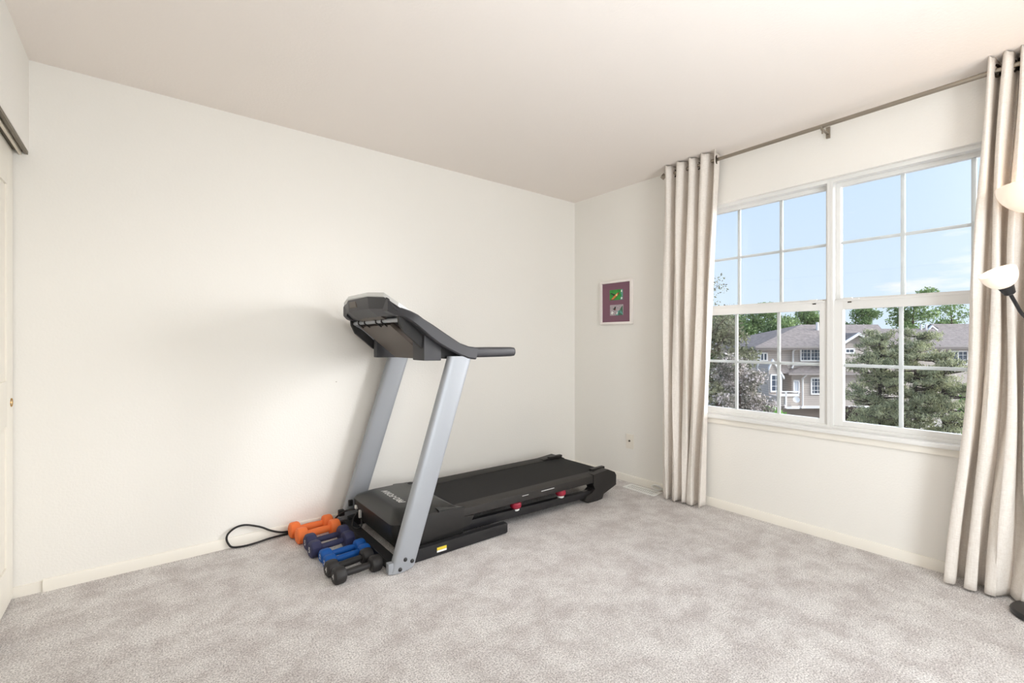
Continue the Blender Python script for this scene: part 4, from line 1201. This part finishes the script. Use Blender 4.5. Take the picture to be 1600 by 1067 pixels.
# a few thin clouds
mpn = nt.nodes.new('ShaderNodeMapping'); mpn.inputs['Scale'].default_value = (3.0, 3.0, 13.0); mpn.inputs['Location'].default_value = (0.3, 1.2, .35)
nt.links.new(tc.outputs['Generated'], mpn.inputs[0])
nz = nt.nodes.new('ShaderNodeTexNoise'); nz.inputs['Scale'].default_value = 1.6; nz.inputs['Detail'].default_value = 6; nz.inputs['Roughness'].default_value = .55
nt.links.new(mpn.outputs[0], nz.inputs['Vector'])
cr = nt.nodes.new('ShaderNodeValToRGB'); cr.color_ramp.elements[0].position = .60; cr.color_ramp.elements[0].color = (0, 0, 0, 1); cr.color_ramp.elements[1].position = .72; cr.color_ramp.elements[1].color = (.85, .85, .85, 1)
nt.links.new(nz.outputs['Fac'], cr.inputs[0])
mc = nt.nodes.new('ShaderNodeMix'); mc.data_type = 'RGBA'; mc.inputs['B'].default_value = (1, 1, 1, 1)
nt.links.new(cr.outputs[0], mc.inputs['Factor']); nt.links.new(rp.outputs[0], mc.inputs['A'])
# bright sky lobe added out of view, lighting the room through the window
SUN = Vector((.70, -.62, .24)).normalized()  # direction of the added lobe, apart from the sun lamp
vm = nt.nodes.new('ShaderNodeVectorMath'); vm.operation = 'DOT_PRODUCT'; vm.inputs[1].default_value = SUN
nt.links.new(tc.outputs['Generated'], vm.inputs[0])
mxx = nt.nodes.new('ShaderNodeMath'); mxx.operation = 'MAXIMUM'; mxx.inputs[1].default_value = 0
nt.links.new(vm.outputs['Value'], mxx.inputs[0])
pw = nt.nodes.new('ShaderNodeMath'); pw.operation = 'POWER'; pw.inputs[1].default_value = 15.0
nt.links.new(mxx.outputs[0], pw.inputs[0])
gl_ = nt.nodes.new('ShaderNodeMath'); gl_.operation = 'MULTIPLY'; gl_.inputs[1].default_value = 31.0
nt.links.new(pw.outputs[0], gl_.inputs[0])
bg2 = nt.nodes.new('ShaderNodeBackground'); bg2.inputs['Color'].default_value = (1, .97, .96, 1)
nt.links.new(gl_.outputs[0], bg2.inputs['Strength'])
nt.links.new(mc.outputs['Result'], bg.inputs['Color'])
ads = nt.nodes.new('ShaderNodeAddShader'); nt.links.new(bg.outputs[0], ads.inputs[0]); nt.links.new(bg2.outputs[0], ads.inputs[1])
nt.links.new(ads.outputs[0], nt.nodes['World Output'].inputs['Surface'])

def light(name, typ, loc, energy, color=(1, 1, 1), rot=None, size=None, size_y=None, parent=None, **kw):
    l = bpy.data.lights.new(name, typ); l.energy = energy; l.color = color
    if size is not None:
        if typ == 'AREA':
            l.size = size
            if size_y: l.shape = 'RECTANGLE'; l.size_y = size_y
        elif typ in ('POINT', 'SPOT'): l.shadow_soft_size = size
    for k, v in kw.items(): setattr(l, k, v)
    o = bpy.data.objects.new(name, l); COL.objects.link(o); o.location = loc
    if rot is not None: o.rotation_euler = rot
    if parent: o.parent = parent
    return o
sun = light('sun', 'SUN', (0, -10, 20), 1.5, (1, .95, .88)); sun.data.angle = R(.6)
sd = Vector((-.10, -.72, .68)).normalized(); sun.rotation_euler = sd.to_track_quat('Z', 'Y').to_euler()
po = light('window_portal', 'AREA', (.17, (WY0 + WY1) / 2, (WZ0 + WZ1) / 2), 0, rot=(0, R(90), 0), size=WZ1 - WZ0, size_y=WY1 - WY0)
po.data.cycles.is_portal = True
WARM = (1, .84, .68)
light('bowl_glow', 'POINT', (LX, LY, 1.80), 0.8, WARM, size=.05)
light('reading_glow', 'POINT', tuple(Vector((LX, LY, 0)) + sc_ + ax * .105), .3, WARM, size=.03)
light('ceiling_fill', 'POINT', (-1.6, -3.35, 2.25), 4, (.9, .93, 1.0), size=.15)  # added room fill inside the unseen ceiling fixture
# unseen fill spot added behind the camera, bounced off the ceiling
light('bounced_fill', 'SPOT', (-2.45, -3.35, .95), 96, (.86, .92, .99), rot=(R(178), 0, 0), size=.15, spot_size=R(150), spot_blend=1.0)
light('doorway_fill', 'AREA', ((DX0 + DX1) / 2, Y0 - .10, 1.05), 42, (.90, .945, .975), rot=(R(90), 0, 0), size=.86, size_y=1.95)  # area fill added across the doorway to brighten the room

vs = sc.view_settings
vs.view_transform = 'Standard'; vs.look = 'None'; vs.exposure = 0.10; vs.gamma = 1.0; vs.use_curve_mapping = False
sc.cycles.max_bounces = 12; sc.cycles.diffuse_bounces = 8; sc.cycles.transparent_max_bounces = 12
sc.cycles.use_denoising = True
sc.cycles.sample_clamp_indirect = 6
